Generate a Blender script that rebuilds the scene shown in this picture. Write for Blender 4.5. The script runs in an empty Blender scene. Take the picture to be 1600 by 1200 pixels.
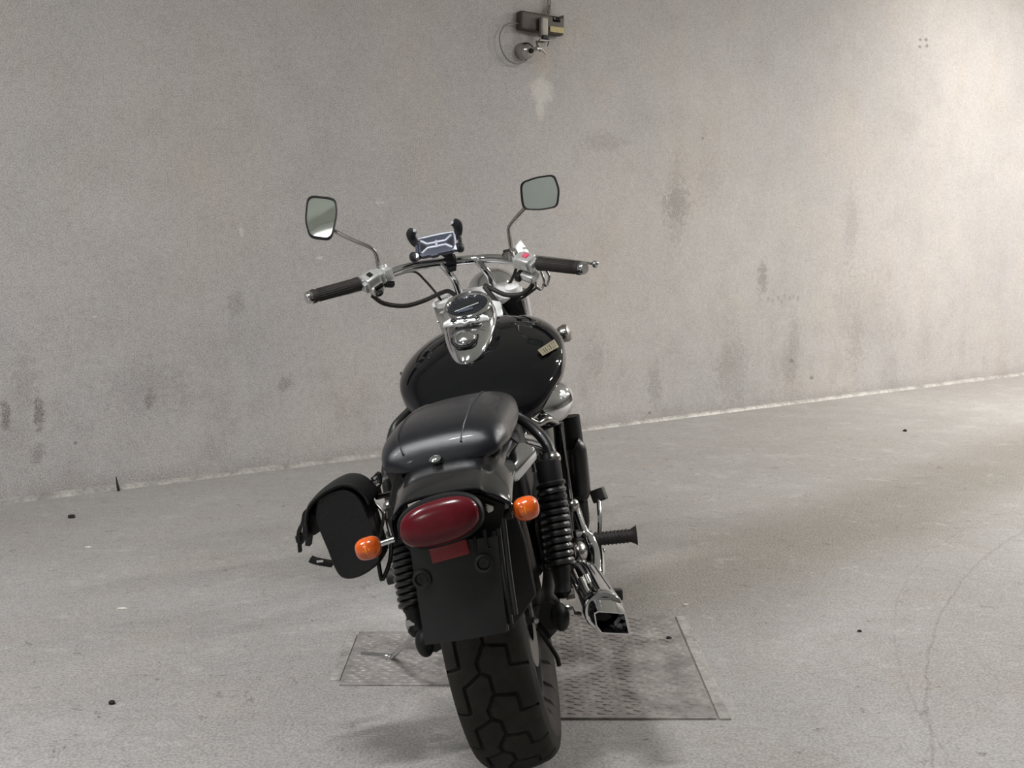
import bpy, bmesh, math, random
import numpy as np
from mathutils import Vector, Matrix, noise
R = math.radians
random.seed(7)
S = bpy.context.scene
COL = S.collection
# ---------------------------------------------------------------- camera, light, exposure
CAM_H, FPX, PITCH = 1.10, 1750.0, R(7.6)
cd = bpy.data.cameras.new('camera'); cam = bpy.data.objects.new('camera', cd); COL.objects.link(cam)
cam.location = (0, 0, CAM_H); cam.rotation_euler = (R(90) - PITCH, 0, 0)
cd.sensor_width = 36; cd.lens = FPX / 1600 * 36; cd.clip_start = .05; cd.clip_end = 100
S.camera = cam
w = bpy.data.worlds.new('garage_air'); S.world = w; w.use_nodes = True
w.node_tree.nodes['Background'].inputs[0].default_value = (.8, .85, 1, 1)
w.node_tree.nodes['Background'].inputs[1].default_value = .05
S.view_settings.view_transform = 'Standard'; S.view_settings.look = 'None'
S.view_settings.gamma = 1; S.view_settings.use_curve_mapping = False
S.view_settings.exposure = 0.0
CEIL = 3.3
# tube lamps on the ceiling: x, y, rotation, length, watts, colour
LAMPS = [(-.75, 1.22, R(24), .6, 68, (.975, .985, 1), 'short white tube lamp under the ceiling above and left of the viewer'),
         (-2.5, 1.25, R(32), 1.1, 88, (.975, .985, 1), 'white tube lamp under the ceiling well to the left of the motorcycle'),
         (4.3, 3.3, R(35), 1.25, 112, (.98, .985, 1), 'white tube lamp under the ceiling to the right of the motorcycle'),
         (2.6, 4.3, R(35), 1.25, 33, (1, .96, .93), 'added dim warm fill lamp under the ceiling ahead and right of the motorcycle'),  # added fill, no known source: lifts the back wall right of the bike
         (5.4, 6.2, R(35), 1.25, 228, (1, .965, .925), 'warm tube lamp under the ceiling at the right, before the back wall'),
         (6.4, 7.9, R(35), 1.25, 105, (1, .965, .925), 'warm tube lamp by the right end of the back wall'),
         (3.9, 7.4, R(35), 1.25, 27, (1, .96, .92), 'dim tube lamp close to the back wall at the right'),
         (-3.3, -3.2, R(35), 1.25, 75, (.98, .99, 1), 'added white fill lamp under the ceiling behind the viewer')]  # added out of view to brighten the far wall in the mirror and chrome

# ---------------------------------------------------------------- pixel -> place helpers (metres come out)
def ray(u, v):
    return (Vector(((u - 800) / FPX, 0, 0)) + Vector((0, math.cos(PITCH), -math.sin(PITCH)))
            - (v - 600) / FPX * Vector((0, math.sin(PITCH), math.cos(PITCH))))
def G(u, v, z=0.):
    d = ray(u, v); t = (z - CAM_H) / d.z
    return Vector((d.x * t, d.y * t, z))
BIKE = Matrix.Translation((.0251, 2.25, .008)) @ Matrix.Rotation(R(-2.74), 4, 'Z') @ Matrix.Rotation(R(-12.3), 4, 'Y')
BI = BIKE.inverted(); CO = BI @ Vector((0, 0, CAM_H))
def P(u, v, c, ax=1):
    """point of the bike (its own metres) seen at a pixel, on the plane y = c (or x = c)"""
    d = BI.to_3x3() @ ray(u, v)
    return CO + d * ((c - CO[ax]) / d[ax])
def PX(p):
    q = BIKE @ p - Vector((0, 0, CAM_H)); z = q.y * math.cos(PITCH) - q.z * math.sin(PITCH)
    return 800 + FPX * q.x / z, 600 - FPX * (q.y * math.sin(PITCH) + q.z * math.cos(PITCH)) / z
WA = G(0, 787); WB = G(1600, 585); WD = (WB - WA).normalized(); WN = Vector((WD.y, -WD.x, 0))   # wall line, normal into the room
WANG = math.atan2(WD.y, WD.x)
def W(u, v):
    """(along, height) on the back wall"""
    d = ray(u, v); o = Vector((0, 0, CAM_H)); t = (WA - o).dot(WN) / d.dot(WN)
    p = o + d * t
    return (p - WA).dot(WD), p.z

# ---------------------------------------------------------------- materials
def lin(c):
    return tuple((x / 12.92 if x <= .04045 else ((x + .055) / 1.055) ** 2.4) for x in [q / 255 for q in c]) + (1,)
def mat(name, col, rough=.5, metal=0., coat=0., var=.0, scale=30., bump=0., bscale=200., spec=.5, trans=0., emit=None, rvar=0.):
    m = bpy.data.materials.new(name); m.use_nodes = True; nt = m.node_tree; b = nt.nodes['Principled BSDF']
    b.inputs['Roughness'].default_value = rough; b.inputs['Metallic'].default_value = metal
    b.inputs['Coat Weight'].default_value = coat; b.inputs['Coat Roughness'].default_value = .04
    b.inputs['Specular IOR Level'].default_value = spec; b.inputs['Transmission Weight'].default_value = trans
    c = lin(col)
    tc = nt.nodes.new('ShaderNodeTexCoord')
    n = nt.nodes.new('ShaderNodeTexNoise'); n.inputs['Scale'].default_value = scale; n.inputs['Detail'].default_value = 4
    nt.links.new(tc.outputs['Object'], n.inputs['Vector'])
    r = nt.nodes.new('ShaderNodeValToRGB'); e = r.color_ramp.elements
    e[0].position = .3; e[1].position = .7
    e[0].color = tuple(max(0, x * (1 - var)) for x in c[:3]) + (1,); e[1].color = tuple(min(1, x * (1 + var)) for x in c[:3]) + (1,)
    nt.links.new(n.outputs['Fac'], r.inputs['Fac']); nt.links.new(r.outputs['Color'], b.inputs['Base Color'])
    if rvar:
        mr = nt.nodes.new('ShaderNodeMapRange'); mr.inputs['To Min'].default_value = max(0, rough - rvar); mr.inputs['To Max'].default_value = rough + rvar
        nt.links.new(n.outputs['Fac'], mr.inputs['Value']); nt.links.new(mr.outputs[0], b.inputs['Roughness'])
    if bump:
        n2 = nt.nodes.new('ShaderNodeTexNoise'); n2.inputs['Scale'].default_value = bscale; n2.inputs['Detail'].default_value = 3
        nt.links.new(tc.outputs['Object'], n2.inputs['Vector'])
        bp = nt.nodes.new('ShaderNodeBump'); bp.inputs['Strength'].default_value = bump; bp.inputs['Distance'].default_value = .002
        nt.links.new(n2.outputs['Fac'], bp.inputs['Height']); nt.links.new(bp.outputs[0], b.inputs['Normal'])
    if emit:
        b.inputs['Emission Color'].default_value = tuple(emit[0]) + (1,); b.inputs['Emission Strength'].default_value = emit[1]
    return m
M = dict(
    chrome=mat('chrome', (205, 206, 208), .08, 1, var=.04, rvar=.03),
    chrome_dull=mat('worn_chrome', (175, 172, 168), .24, 1, var=.1, rvar=.06),
    silver=mat('silver_paint', (205, 205, 202), .3, .55, var=.05),
    white_metal=mat('polished_clamp', (244, 244, 242), .4, .1, var=.02),
    gloss=mat('gloss_black_paint', (8, 9, 13), .06, 0, .5, var=.1, spec=.12),
    dusty=mat('dusty_black_paint', (19, 19, 20), .38, 0, .15, var=.3, scale=14, rvar=.1, spec=.4),
    fender=mat('fender_paint', (24, 24, 25), .14, 0, .3, var=.15, scale=14, rvar=.04, spec=.5),
    plastic=mat('black_plastic', (17, 17, 18), .55, spec=.35, var=.25, scale=20, bump=.15),
    matte=mat('matte_black_metal', (11, 11, 12), .5, 0, var=.2, spec=.35),
    rubber=mat('grip_rubber', (38, 33, 30), .6, var=.2, scale=60, bump=.3, bscale=500),
    leather=mat('seat_vinyl', (17, 19, 25), .27, 0, .1, var=.12, scale=40, bump=.25, bscale=700),
    bag=mat('bag_leather', (12, 12, 13), .6, spec=.35, var=.25, scale=18, bump=.5, bscale=160),
    tyre=mat('tyre_rubber', (38, 37, 33), .85, var=.22, scale=35, bump=.4, bscale=300, spec=.25),
    sidewall=mat('dusty_sidewall', (50, 45, 41), .8, var=.4, scale=25, spec=.3),
    tail=mat('tail_lamp_red', (80, 15, 24), .22, 0, .1, spec=.25, var=.12, scale=90),
    reflector=mat('reflector_red', (112, 17, 24), .35, 0, .05, var=.1, scale=200),
    amber=mat('amber_lens', (194, 82, 20), .18, 0, .6, var=.28, scale=55),
    amber_core=mat('amber_bulb', (235, 150, 40), .3, var=.2),
    pink=mat('kill_switch_red', (216, 84, 110), .45, var=.06),
    mirror=mat('mirror_glass', (205, 212, 206), .02, 1, var=.01),
    dial=mat('dial_black', (20, 24, 28), .25, 0, .5, var=.3, scale=30),
    needle=mat('dial_print', (185, 190, 190), .5),
    holder=mat('holder_plastic', (72, 76, 90), .38, .1, var=.1),
    holder_light=mat('holder_ridge', (182, 186, 196), .38, .1, var=.05),
    holder_dark=mat('holder_rubber', (22, 22, 26), .5, var=.1),
    brown_box=mat('weathered_box', (66, 58, 51), .5, .2, var=.22, scale=22),
    brass=mat('yellowed_label', (168, 156, 104), .5, var=.1, scale=60),
    bracket=mat('galvanised_bracket', (128, 124, 116), .45, .5, var=.12),
    cable=mat('grey_cable', (118, 112, 106), .6, var=.1),
    plaster=mat('ceiling_paint', (214, 217, 211), .8, var=.06, scale=2),
    farwall=mat('far_wall_paint', (176, 176, 174), .85, var=.08, scale=1.5),
    fixture=mat('white_enamel', (225, 225, 220), .4),
    stone=mat('dark_stone', (26, 22, 20), .8, var=.4, scale=200, bump=.6),
    chip=mat('pale_chip', (205, 200, 190), .7, var=.1),
    spring=mat('shock_spring_black', (12, 13, 14), .3, 0, .25, var=.1),
    emblem=mat('emblem_metal', (205, 196, 170), .3, .8, var=.05),
)

class NT:
    """small node-graph writer for the concrete"""
    def __init__(s, name):
        s.m = bpy.data.materials.new(name); s.m.use_nodes = True; s.t = s.m.node_tree; s.b = s.t.nodes['Principled BSDF']
        s.tc = s.t.nodes.new('ShaderNodeTexCoord')
        mp = s.t.nodes.new('ShaderNodeSeparateXYZ'); s.t.links.new(s.tc.outputs['Object'], mp.inputs[0]); s.sep = mp
    def lk(s, v, sock):
        if isinstance(v, (int, float)): sock.default_value = v
        elif isinstance(v, tuple): sock.default_value = v
        else: s.t.links.new(v, sock)
    def math(s, op, a, b=0., c=None):
        n = s.t.nodes.new('ShaderNodeMath'); n.operation = op; s.lk(a, n.inputs[0]); s.lk(b, n.inputs[1])
        if c is not None: s.lk(c, n.inputs[2])
        return n.outputs[0]
    def noise(s, scale, detail=4, rough=.55, stretch=(1, 1, 1), off=0., dist=0.):
        mp = s.t.nodes.new('ShaderNodeMapping'); mp.inputs['Scale'].default_value = stretch; mp.inputs['Location'].default_value = (off, off * .7, off * 1.3)
        s.t.links.new(s.tc.outputs['Object'], mp.inputs['Vector'])
        n = s.t.nodes.new('ShaderNodeTexNoise'); n.inputs['Scale'].default_value = scale; n.inputs['Detail'].default_value = detail
        n.inputs['Roughness'].default_value = rough; n.inputs['Distortion'].default_value = dist
        s.t.links.new(mp.outputs[0], n.inputs['Vector']); return n.outputs['Fac']
    def ramp(s, v, lo, hi, a=0., b=1.):
        n = s.t.nodes.new('ShaderNodeMapRange'); n.interpolation_type = 'SMOOTHSTEP'; s.lk(v, n.inputs['Value'])
        n.inputs['From Min'].default_value = lo; n.inputs['From Max'].default_value = hi; n.inputs['To Min'].default_value = a; n.inputs['To Max'].default_value = b
        return n.outputs[0]
    def mix(s, f, a, b, mode='MIX'):
        n = s.t.nodes.new('ShaderNodeMix'); n.data_type = 'RGBA'; n.blend_type = mode
        s.lk(f, n.inputs[0]); s.lk(a, n.inputs[6]); s.lk(b, n.inputs[7]); return n.outputs[2]
    def spot(s, ax, x0, x1, ay, y0, y1, wob=None):
        """soft ellipse mask, 1 inside; the wobble breaks its edge"""
        dx = s.math('DIVIDE', s.math('SUBTRACT', s.sep.outputs[ax], (x0 + x1) / 2), abs(x1 - x0) / 2)
        dy = s.math('DIVIDE', s.math('SUBTRACT', s.sep.outputs[ay], (y0 + y1) / 2), abs(y1 - y0) / 2)
        d = s.math('SQRT', s.math('ADD', s.math('MULTIPLY', dx, dx), s.math('MULTIPLY', dy, dy)))
        if wob is not None: d = s.math('ADD', d, wob)
        return s.ramp(d, .45, 1.15, 1, 0)
    def finish(s, col, rough, height, dist, strength=1.):
        s.lk(col, s.b.inputs['Base Color']); s.lk(rough, s.b.inputs['Roughness']); s.b.inputs['Specular IOR Level'].default_value = .3
        bp = s.t.nodes.new('ShaderNodeBump'); bp.inputs['Distance'].default_value = dist; bp.inputs['Strength'].default_value = strength
        s.lk(height, bp.inputs['Height']); s.t.links.new(bp.outputs[0], s.b.inputs['Normal'])
        return s.m

def wall_material():
    n = NT('wall_concrete')
    big = n.noise(.55, 3, .5); mid = n.noise(2.2, 6, .6, (1, 1, .7), 3); fine = n.noise(38, 5, .75, off=5); grain = n.noise(170, 2, .7, off=1)
    col = n.mix(n.ramp(big, .35, .65), lin((161, 158, 156)), lin((174, 169, 165)))
    col = n.mix(n.ramp(mid, .45, .75, 0, .4), col, lin((172, 160, 146)))
    col = n.mix(n.ramp(mid, .5, .25, 0, .3), col, lin((146, 141, 138)))
    drip = n.noise(2.4, 6, .65, (2.2, 1, .5), 9)
    mot = n.noise(7, 6, .75, off=33); col = n.mix(n.ramp(mot, .42, .72, 0, .22), col, lin((132, 124, 116))); col = n.mix(n.ramp(mot, .45, .25, 0, .25), col, lin((190, 184, 178)))
    col = n.mix(n.ramp(drip, .56, .78, 0, .16), col, lin((134, 120, 104)))
    # dirtier towards the foot of the wall, patchy
    foot = n.math('MULTIPLY', n.ramp(n.sep.outputs[2], .0, 1.3, 1, 0), n.ramp(n.noise(3.5, 6, .7, (1, 1, .8), 21), .48, .68))
    col = n.mix(n.math('MULTIPLY', foot, .34), col, lin((116, 108, 100)))
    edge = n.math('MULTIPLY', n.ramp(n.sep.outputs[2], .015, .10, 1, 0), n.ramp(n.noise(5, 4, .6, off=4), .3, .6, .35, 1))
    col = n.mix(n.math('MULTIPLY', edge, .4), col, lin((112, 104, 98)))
    wob = n.math('MULTIPLY', n.math('SUBTRACT', n.noise(11, 5, .7, off=13), .5), 1.9)
    wob2 = n.math('MULTIPLY', n.math('SUBTRACT', n.noise(30, 5, .8, off=17), .5), 4.6)
    def sp(u0, v0, u1, v1, c, f, wb=wob):
        nonlocal col
        uc, vc = (u0 + u1) / 2, (v0 + v1) / 2
        a = W(u0, vc)[0]; b = W(u1, vc)[0]; t = W(uc, v0)[1]; q = W(uc, v1)[1]
        col = n.mix(n.math('MULTIPLY', n.spot(0, a, b, 2, q, t, wb), f), col, lin(c))
    sp(829, 118, 866, 170, (208, 204, 198), .6); sp(836, 150, 852, 190, (208, 204, 198), .5)
    sp(838, 70, 868, 120, (176, 164, 146), .4)
    for u0, v0, u1, v1, f in [(0, 625, 16, 676, .75), (52, 620, 70, 674, .8), (46, 690, 72, 728, .5), (226, 606, 242, 645, .55), (432, 585, 458, 612, .45),
                              (1183, 405, 1200, 462, .5), (905, 205, 985, 240, .22), (1030, 290, 1080, 350, .3), (1118, 520, 1170, 640, .28), (1230, 480, 1250, 610, .25),
                              (150, 560, 300, 650, .22), (355, 455, 385, 500, .32), (1010, 560, 1035, 640, .3), (1090, 240, 1130, 330, .15), (1300, 420, 1400, 560, .16), (1040, 240, 1075, 400, .22), (1318, 290, 1342, 420, .2), (1325, 480, 1350, 600, .22), (1220, 520, 1240, 600, .2), (1430, 480, 1460, 580, .14), (1395, 170, 1440, 220, .14), (915, 530, 950, 590, .25), (640, 520, 700, 600, .1), (20, 540, 60, 640, .2)]:
        sp(u0, v0, u1, v1, (92, 84, 76), f, wob2)
    for u0, v0, u1, v1, f in [(372, 345, 382, 375, .5), (492, 398, 506, 408, .7), (584, 312, 604, 322, .5), (135, 490, 158, 500, .5), (812, 16, 836, 24, .8)]:
        sp(u0 + 2, v0 + 2, u1 - 2, v1 - 2, (222, 218, 208), f * .8, wob2)
    for u, v in [(1438, 62), (1447, 62), (1437, 73), (1448, 72), (1098, 216), (1268, 590), (1237, 564), (1015, 645), (118, 692)]:
        sp(u - 3, v - 3, u + 3, v + 3, (74, 66, 60), .7)
    # faint scribble drawn on the concrete
    for u, v in [(1200, 467), (1207, 470), (1216, 466), (1222, 471), (1226, 463), (1234, 466), (1240, 463), (1247, 467)]:
        sp(u - 3, v - 5, u + 3, v + 5, (128, 118, 108), .5)
    col = n.mix(n.ramp(fine, .3, .7), col, n.mix(.2, col, (0, 0, 0, 1)))
    col = n.mix(n.ramp(grain, .35, .65, 0, .26), col, (.9, .88, .86, 1), 'MIX')
    h = n.math('ADD', n.math('MULTIPLY', fine, .5), n.math('ADD', n.math('MULTIPLY', mid, 1.2), n.math('MULTIPLY', grain, .15)))
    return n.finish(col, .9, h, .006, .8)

def floor_material():
    n = NT('floor_concrete')
    big = n.noise(.7, 4, .5, off=2); mid = n.noise(3.2, 6, .65, off=8); fine = n.noise(34, 6, .75, off=5, stretch=(1, 1.15, 1)); grain = n.noise(150, 2, .7)
    col = n.mix(n.ramp(big, .35, .65), lin((142, 138, 134)), lin((153, 150, 147)))
    col = n.mix(n.ramp(mid, .5, .75, 0, .4), col, lin((150, 139, 126)))
    col = n.mix(n.ramp(mid, .45, .25, 0, .35), col, lin((182, 180, 178)))
    wob = n.math('MULTIPLY', n.math('SUBTRACT', n.noise(1.6, 4, .6, off=31), .5), .8)
    # brownish band beside the bike: soft shade painted in over some tyre-track dirt
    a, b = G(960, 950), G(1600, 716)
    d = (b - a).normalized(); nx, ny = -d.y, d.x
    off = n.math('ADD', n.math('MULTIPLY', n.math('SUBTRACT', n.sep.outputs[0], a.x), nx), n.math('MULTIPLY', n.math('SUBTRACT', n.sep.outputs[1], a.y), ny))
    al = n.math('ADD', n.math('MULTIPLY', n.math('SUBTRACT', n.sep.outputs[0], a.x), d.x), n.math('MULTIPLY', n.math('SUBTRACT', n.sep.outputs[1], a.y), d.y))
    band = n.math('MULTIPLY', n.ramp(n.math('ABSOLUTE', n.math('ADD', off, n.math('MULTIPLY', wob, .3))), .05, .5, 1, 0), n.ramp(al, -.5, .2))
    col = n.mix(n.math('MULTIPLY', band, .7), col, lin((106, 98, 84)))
    # curved scratch at the right, two short ones
    for (pu, qu, ru, f) in [((1450, 1130), (1472, 960), (1595, 832), .45), ((1398, 1000), (1400, 950), (1470, 850), .22)]:
        p, q, r_ = G(*pu), G(*qu), G(*ru)
        ax, ay, bx, by, cx, cy = p.x, p.y, q.x, q.y, r_.x, r_.y
        D = 2 * (ax * (by - cy) + bx * (cy - ay) + cx * (ay - by))
        ux = ((ax**2 + ay**2) * (by - cy) + (bx**2 + by**2) * (cy - ay) + (cx**2 + cy**2) * (ay - by)) / D
        uy = ((ax**2 + ay**2) * (cx - bx) + (bx**2 + by**2) * (ax - cx) + (cx**2 + cy**2) * (bx - ax)) / D
        rad = math.hypot(ax - ux, ay - uy)
        dx = n.math('SUBTRACT', n.sep.outputs[0], ux); dy = n.math('SUBTRACT', n.sep.outputs[1], uy)
        dd = n.math('SUBTRACT', n.math('SQRT', n.math('ADD', n.math('MULTIPLY', dx, dx), n.math('MULTIPLY', dy, dy))), rad)
        dd = n.math('ADD', dd, n.math('MULTIPLY', n.math('SUBTRACT', n.noise(6, 3, .6), .5), .03))
        col = n.mix(n.math('MULTIPLY', n.ramp(n.math('ABSOLUTE', dd), .001, .006, 1, 0), f * .7), col, lin((80, 72, 66)))
    mot = n.noise(8, 7, .78, off=53, stretch=(1, 1, 1)); col = n.mix(n.ramp(mot, .46, .70, 0, .3), col, lin((130, 123, 117))); col = n.mix(n.ramp(mot, .45, .28, 0, .35), col, lin((196, 193, 190)))
    pit = n.ramp(n.noise(15, 6, .8, (1, .9, 1), 40, .6), .60, .70)
    col = n.mix(n.math('MULTIPLY', pit, .42), col, lin((100, 92, 84)))
    col = n.mix(n.ramp(fine, .3, .7), col, n.mix(.22, col, (0, 0, 0, 1)))
    col = n.mix(n.ramp(grain, .35, .65, 0, .18), col, (.9, .88, .86, 1))
    h = n.math('SUBTRACT', n.math('ADD', n.math('MULTIPLY', fine, .6), n.math('MULTIPLY', grain, .2)), n.math('MULTIPLY', pit, .5))
    return n.finish(col, n.ramp(mid, .3, .7, .62, .85), h, .004, .9)

def plate_material(name, base):
    n = NT(name)
    mid = n.noise(9, 6, .65); fine = n.noise(60, 5, .7)
    col = n.mix(n.ramp(mid, .35, .7), lin(base), lin(tuple(int(c * .78) for c in base)))
    col = n.mix(n.ramp(fine, .4, .75, 0, .5), col, lin((92, 84, 76)))
    n.b.inputs['Metallic'].default_value = .25
    return n.finish(col, n.ramp(fine, .3, .7, .45, .65), fine, .001, .5)
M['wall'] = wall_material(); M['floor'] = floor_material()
M['plate'] = plate_material('worn_steel', (165, 160, 156)); M['strip'] = plate_material('steel_strip', (186, 183, 178))

# ---------------------------------------------------------------- mesh building
class B:
    def __init__(s): s.bm = bmesh.new(); s.mi = 0
    def xf(s, M_, vs):
        if M_ is not None:
            for v in vs: v.co = M_ @ v.co
    def box(s, M_, sx, sy, sz, bev=0., seg=2):
        t = bmesh.new(); bmesh.ops.create_cube(t, size=1)
        for v in t.verts: v.co = Vector((v.co.x * sx, v.co.y * sy, v.co.z * sz))
        if bev: bmesh.ops.bevel(t, geom=list(t.edges), offset=bev, segments=seg, profile=.6, affect='EDGES')
        s.join(t, M_); return s
    def join(s, t, M_=None):
        if M_ is not None: bmesh.ops.transform(t, matrix=M_, verts=t.verts)
        me = bpy.data.meshes.new('tmp'); t.to_mesh(me); t.free(); s.bm.from_mesh(me); bpy.data.meshes.remove(me)
    def grid(s, rows, closed_v=False, closed_u=False, cap=False):
        vs = [[s.bm.verts.new(p) for p in r] for r in rows]
        nu = len(vs); nv = len(vs[0])
        for i in range(nu - (0 if closed_u else 1)):
            for j in range(nv - (0 if closed_v else 1)):
                a, b, c, d = vs[i][j], vs[(i + 1) % nu][j], vs[(i + 1) % nu][(j + 1) % nv], vs[i][(j + 1) % nv]
                try: s.bm.faces.new((a, b, c, d))
                except ValueError: pass
        if cap:
            s.bm.faces.new(list(reversed(vs[0]))); s.bm.faces.new(vs[-1])
        return s
    def tube(s, pts, r, seg=12, smooth=6, cap=True, flat=1.):
        pts = [Vector(p) for p in pts]
        rs = list(r) if isinstance(r, (list, tuple)) else [r] * len(pts)
        if smooth and len(pts) > 2: pts, rs = catmull(pts, rs, smooth)
        rows = []; prev = None
        for i, p in enumerate(pts):
            t = (pts[min(i + 1, len(pts) - 1)] - pts[max(i - 1, 0)]).normalized()
            if prev is None:
                a = t.cross(Vector((0, 0, 1)) if abs(t.z) < .9 else Vector((1, 0, 0))).normalized()
            else: a = (prev - t * prev.dot(t)).normalized()
            prev = a; b = t.cross(a)
            rows.append([p + (a * math.cos(q) + b * math.sin(q) * flat) * rs[i] for q in [2 * math.pi * k / seg for k in range(seg)]])
        return s.grid(rows, closed_v=True, cap=cap)
    def lathe(s, prof, M_=None, seg=32, cap=True):
        """prof: (radius, height) along local z"""
        rows = [[(M_ or Matrix()) @ Vector((r * math.cos(a), r * math.sin(a), h)) for a in [2 * math.pi * k / seg for k in range(seg)]] for r, h in prof]
        return s.grid(rows, closed_v=True, cap=cap)
    def ell(s, M_, rx, ry, rz, u=24, v=14):
        t = bmesh.new(); bmesh.ops.create_uvsphere(t, u_segments=u, v_segments=v, radius=1)
        for q in t.verts: q.co = Vector((q.co.x * rx, q.co.y * ry, q.co.z * rz))
        s.join(t, M_); return s
    def prism(s, outline, off, bev=0., seg=2):
        """outline: 3D points of a planar polygon, off: extrusion vector"""
        t = bmesh.new(); vs = [t.verts.new(p) for p in outline]; f = t.faces.new(vs)
        r = bmesh.ops.extrude_face_region(t, geom=[f]); nv = [g for g in r['geom'] if isinstance(g, bmesh.types.BMVert)]
        bmesh.ops.translate(t, vec=off, verts=nv)
        bmesh.ops.recalc_face_normals(t, faces=t.faces)
        if bev: bmesh.ops.bevel(t, geom=list(t.edges), offset=bev, segments=seg, profile=.6, affect='EDGES')
        s.join(t); return s
    def done(s, name, m, parent=None, smooth=40, sub=0, label=None):
        bmesh.ops.remove_doubles(s.bm, verts=s.bm.verts, dist=1e-6)
        bmesh.ops.recalc_face_normals(s.bm, faces=s.bm.faces)
        me = bpy.data.meshes.new(name); s.bm.to_mesh(me); s.bm.free()
        me.materials.append(M[m] if isinstance(m, str) else m)
        if smooth:
            me.shade_smooth(); me.set_sharp_from_angle(angle=R(smooth))
        o = bpy.data.objects.new(name, me); COL.objects.link(o)
        if parent is not None: o.parent = parent
        if sub:
            md = o.modifiers.new('Subdivision', 'SUBSURF'); md.levels = sub; md.render_levels = sub
        if label: o['label'] = label
        return o
def catmull(P_, rs, n):
    out = []; ro = []
    q = [P_[0] * 2 - P_[1]] + P_ + [P_[-1] * 2 - P_[-2]]
    for i in range(len(P_) - 1):
        a, b, c, d = q[i:i + 4]
        for k in range(n):
            t = k / n
            out.append(.5 * ((2 * b) + (c - a) * t + (2 * a - 5 * b + 4 * c - d) * t * t + (3 * b - a - 3 * c + d) * t ** 3))
            ro.append(rs[i] * (1 - t) + rs[i + 1] * t)
    out.append(P_[-1]); ro.append(rs[-1]); return out, ro
def frame(o, x, z):
    """matrix with origin o, local x near x, local z along z"""
    z = Vector(z).normalized(); x = Vector(x); x = (x - z * x.dot(z)).normalized(); y = z.cross(x)
    m = Matrix((x, y, z)).transposed().to_4x4(); m.translation = Vector(o); return m
def T(x, y, z): return Matrix.Translation((x, y, z))
def tag(o, label, cat, group=None):
    o['label'] = label; o['category'] = cat
    if group: o['group'] = group
    return o
def empty(name, loc, label, cat, group=None, mw=None):
    o = bpy.data.objects.new(name, None); COL.objects.link(o); o.empty_display_size = .1
    if mw is not None: o.matrix_world = mw
    else: o.location = loc
    return tag(o, label, cat, group)
def struct(o): o['kind'] = 'structure'; return o
def superloop(y, xc, zc, hw, up, dn, n=2.3, N=36, nb=None):
    out = []
    for k in range(N):
        a = 2 * math.pi * k / N; c, s_ = math.cos(a), math.sin(a); e = n if s_ >= 0 or nb is None else nb
        x = math.copysign(abs(c) ** (2 / e), c) * hw; z = math.copysign(abs(s_) ** (2 / e), s_) * (up if s_ >= 0 else dn)
        out.append(Vector((xc + x, y, zc + z)))
    return out
def interp(keys, t):
    """smooth interpolation of rows (t, a, b, ...)"""
    ks = [np.array(k, float) for k in keys]
    for i in range(len(ks) - 1):
        if t <= ks[i + 1][0] or i == len(ks) - 2:
            a = ks[max(i - 1, 0)]; b = ks[i]; c = ks[i + 1]; d = ks[min(i + 2, len(ks) - 1)]
            h = c[0] - b[0]; q = min(max((t - b[0]) / h, 0), 1)
            mb = (c - a) / max(c[0] - a[0], 1e-6) * h; mc = (d - b) / max(d[0] - b[0], 1e-6) * h
            return (2 * q**3 - 3 * q**2 + 1) * b + (q**3 - 2 * q**2 + q) * mb + (-2 * q**3 + 3 * q**2) * c + (q**3 - q**2) * mc

# ---------------------------------------------------------------- the room
def slab(name, m, x0, y0, x1, y1, z0, z1):
    b = B(); b.box(T((x0 + x1) / 2, (y0 + y1) / 2, (z0 + z1) / 2), x1 - x0, y1 - y0, z1 - z0); return struct(b.done(name, m, smooth=0))
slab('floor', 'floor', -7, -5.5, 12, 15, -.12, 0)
slab('ceiling', 'plaster', -7, -5.5, 12, 15, CEIL, CEIL + .1)
s0 = (-6.8 - WA.x) / WD.x; s1 = (11.8 - WA.x) / WD.x
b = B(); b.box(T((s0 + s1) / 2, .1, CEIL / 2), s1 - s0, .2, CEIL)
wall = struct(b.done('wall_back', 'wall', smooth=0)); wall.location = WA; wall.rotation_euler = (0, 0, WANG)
slab('wall_left', 'farwall', -7, -5.5, -6.8, 2.6, 0, CEIL); slab('wall_right', 'farwall', 11.8, -5.5, 12, 15, 0, CEIL)
slab('wall_front', 'farwall', -6.8, -5.5, 11.8, -5.3, 0, CEIL)
# low uneven mortar fillet along the foot of the wall
rows = []
k = s0
while k <= s1:
    r1 = noise.noise(Vector((k * 2.1, 0, 0))); r2 = noise.noise(Vector((k * 5.3, 7, 0)))
    rows.append([Vector((k, .01, .020 + .008 * r1)), Vector((k, -.012, .017 + .007 * r1)), Vector((k, -.022 - .006 * r2, .007)), Vector((k, -.030 - .008 * r2, -.002)), Vector((k, .01, -.002))])
    k += .06
b = B(); b.grid(rows, closed_v=True)
fil = struct(b.done('baseboard_back', 'strip', smooth=60)); fil.location = WA; fil.rotation_euler = (0, 0, WANG)

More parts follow.
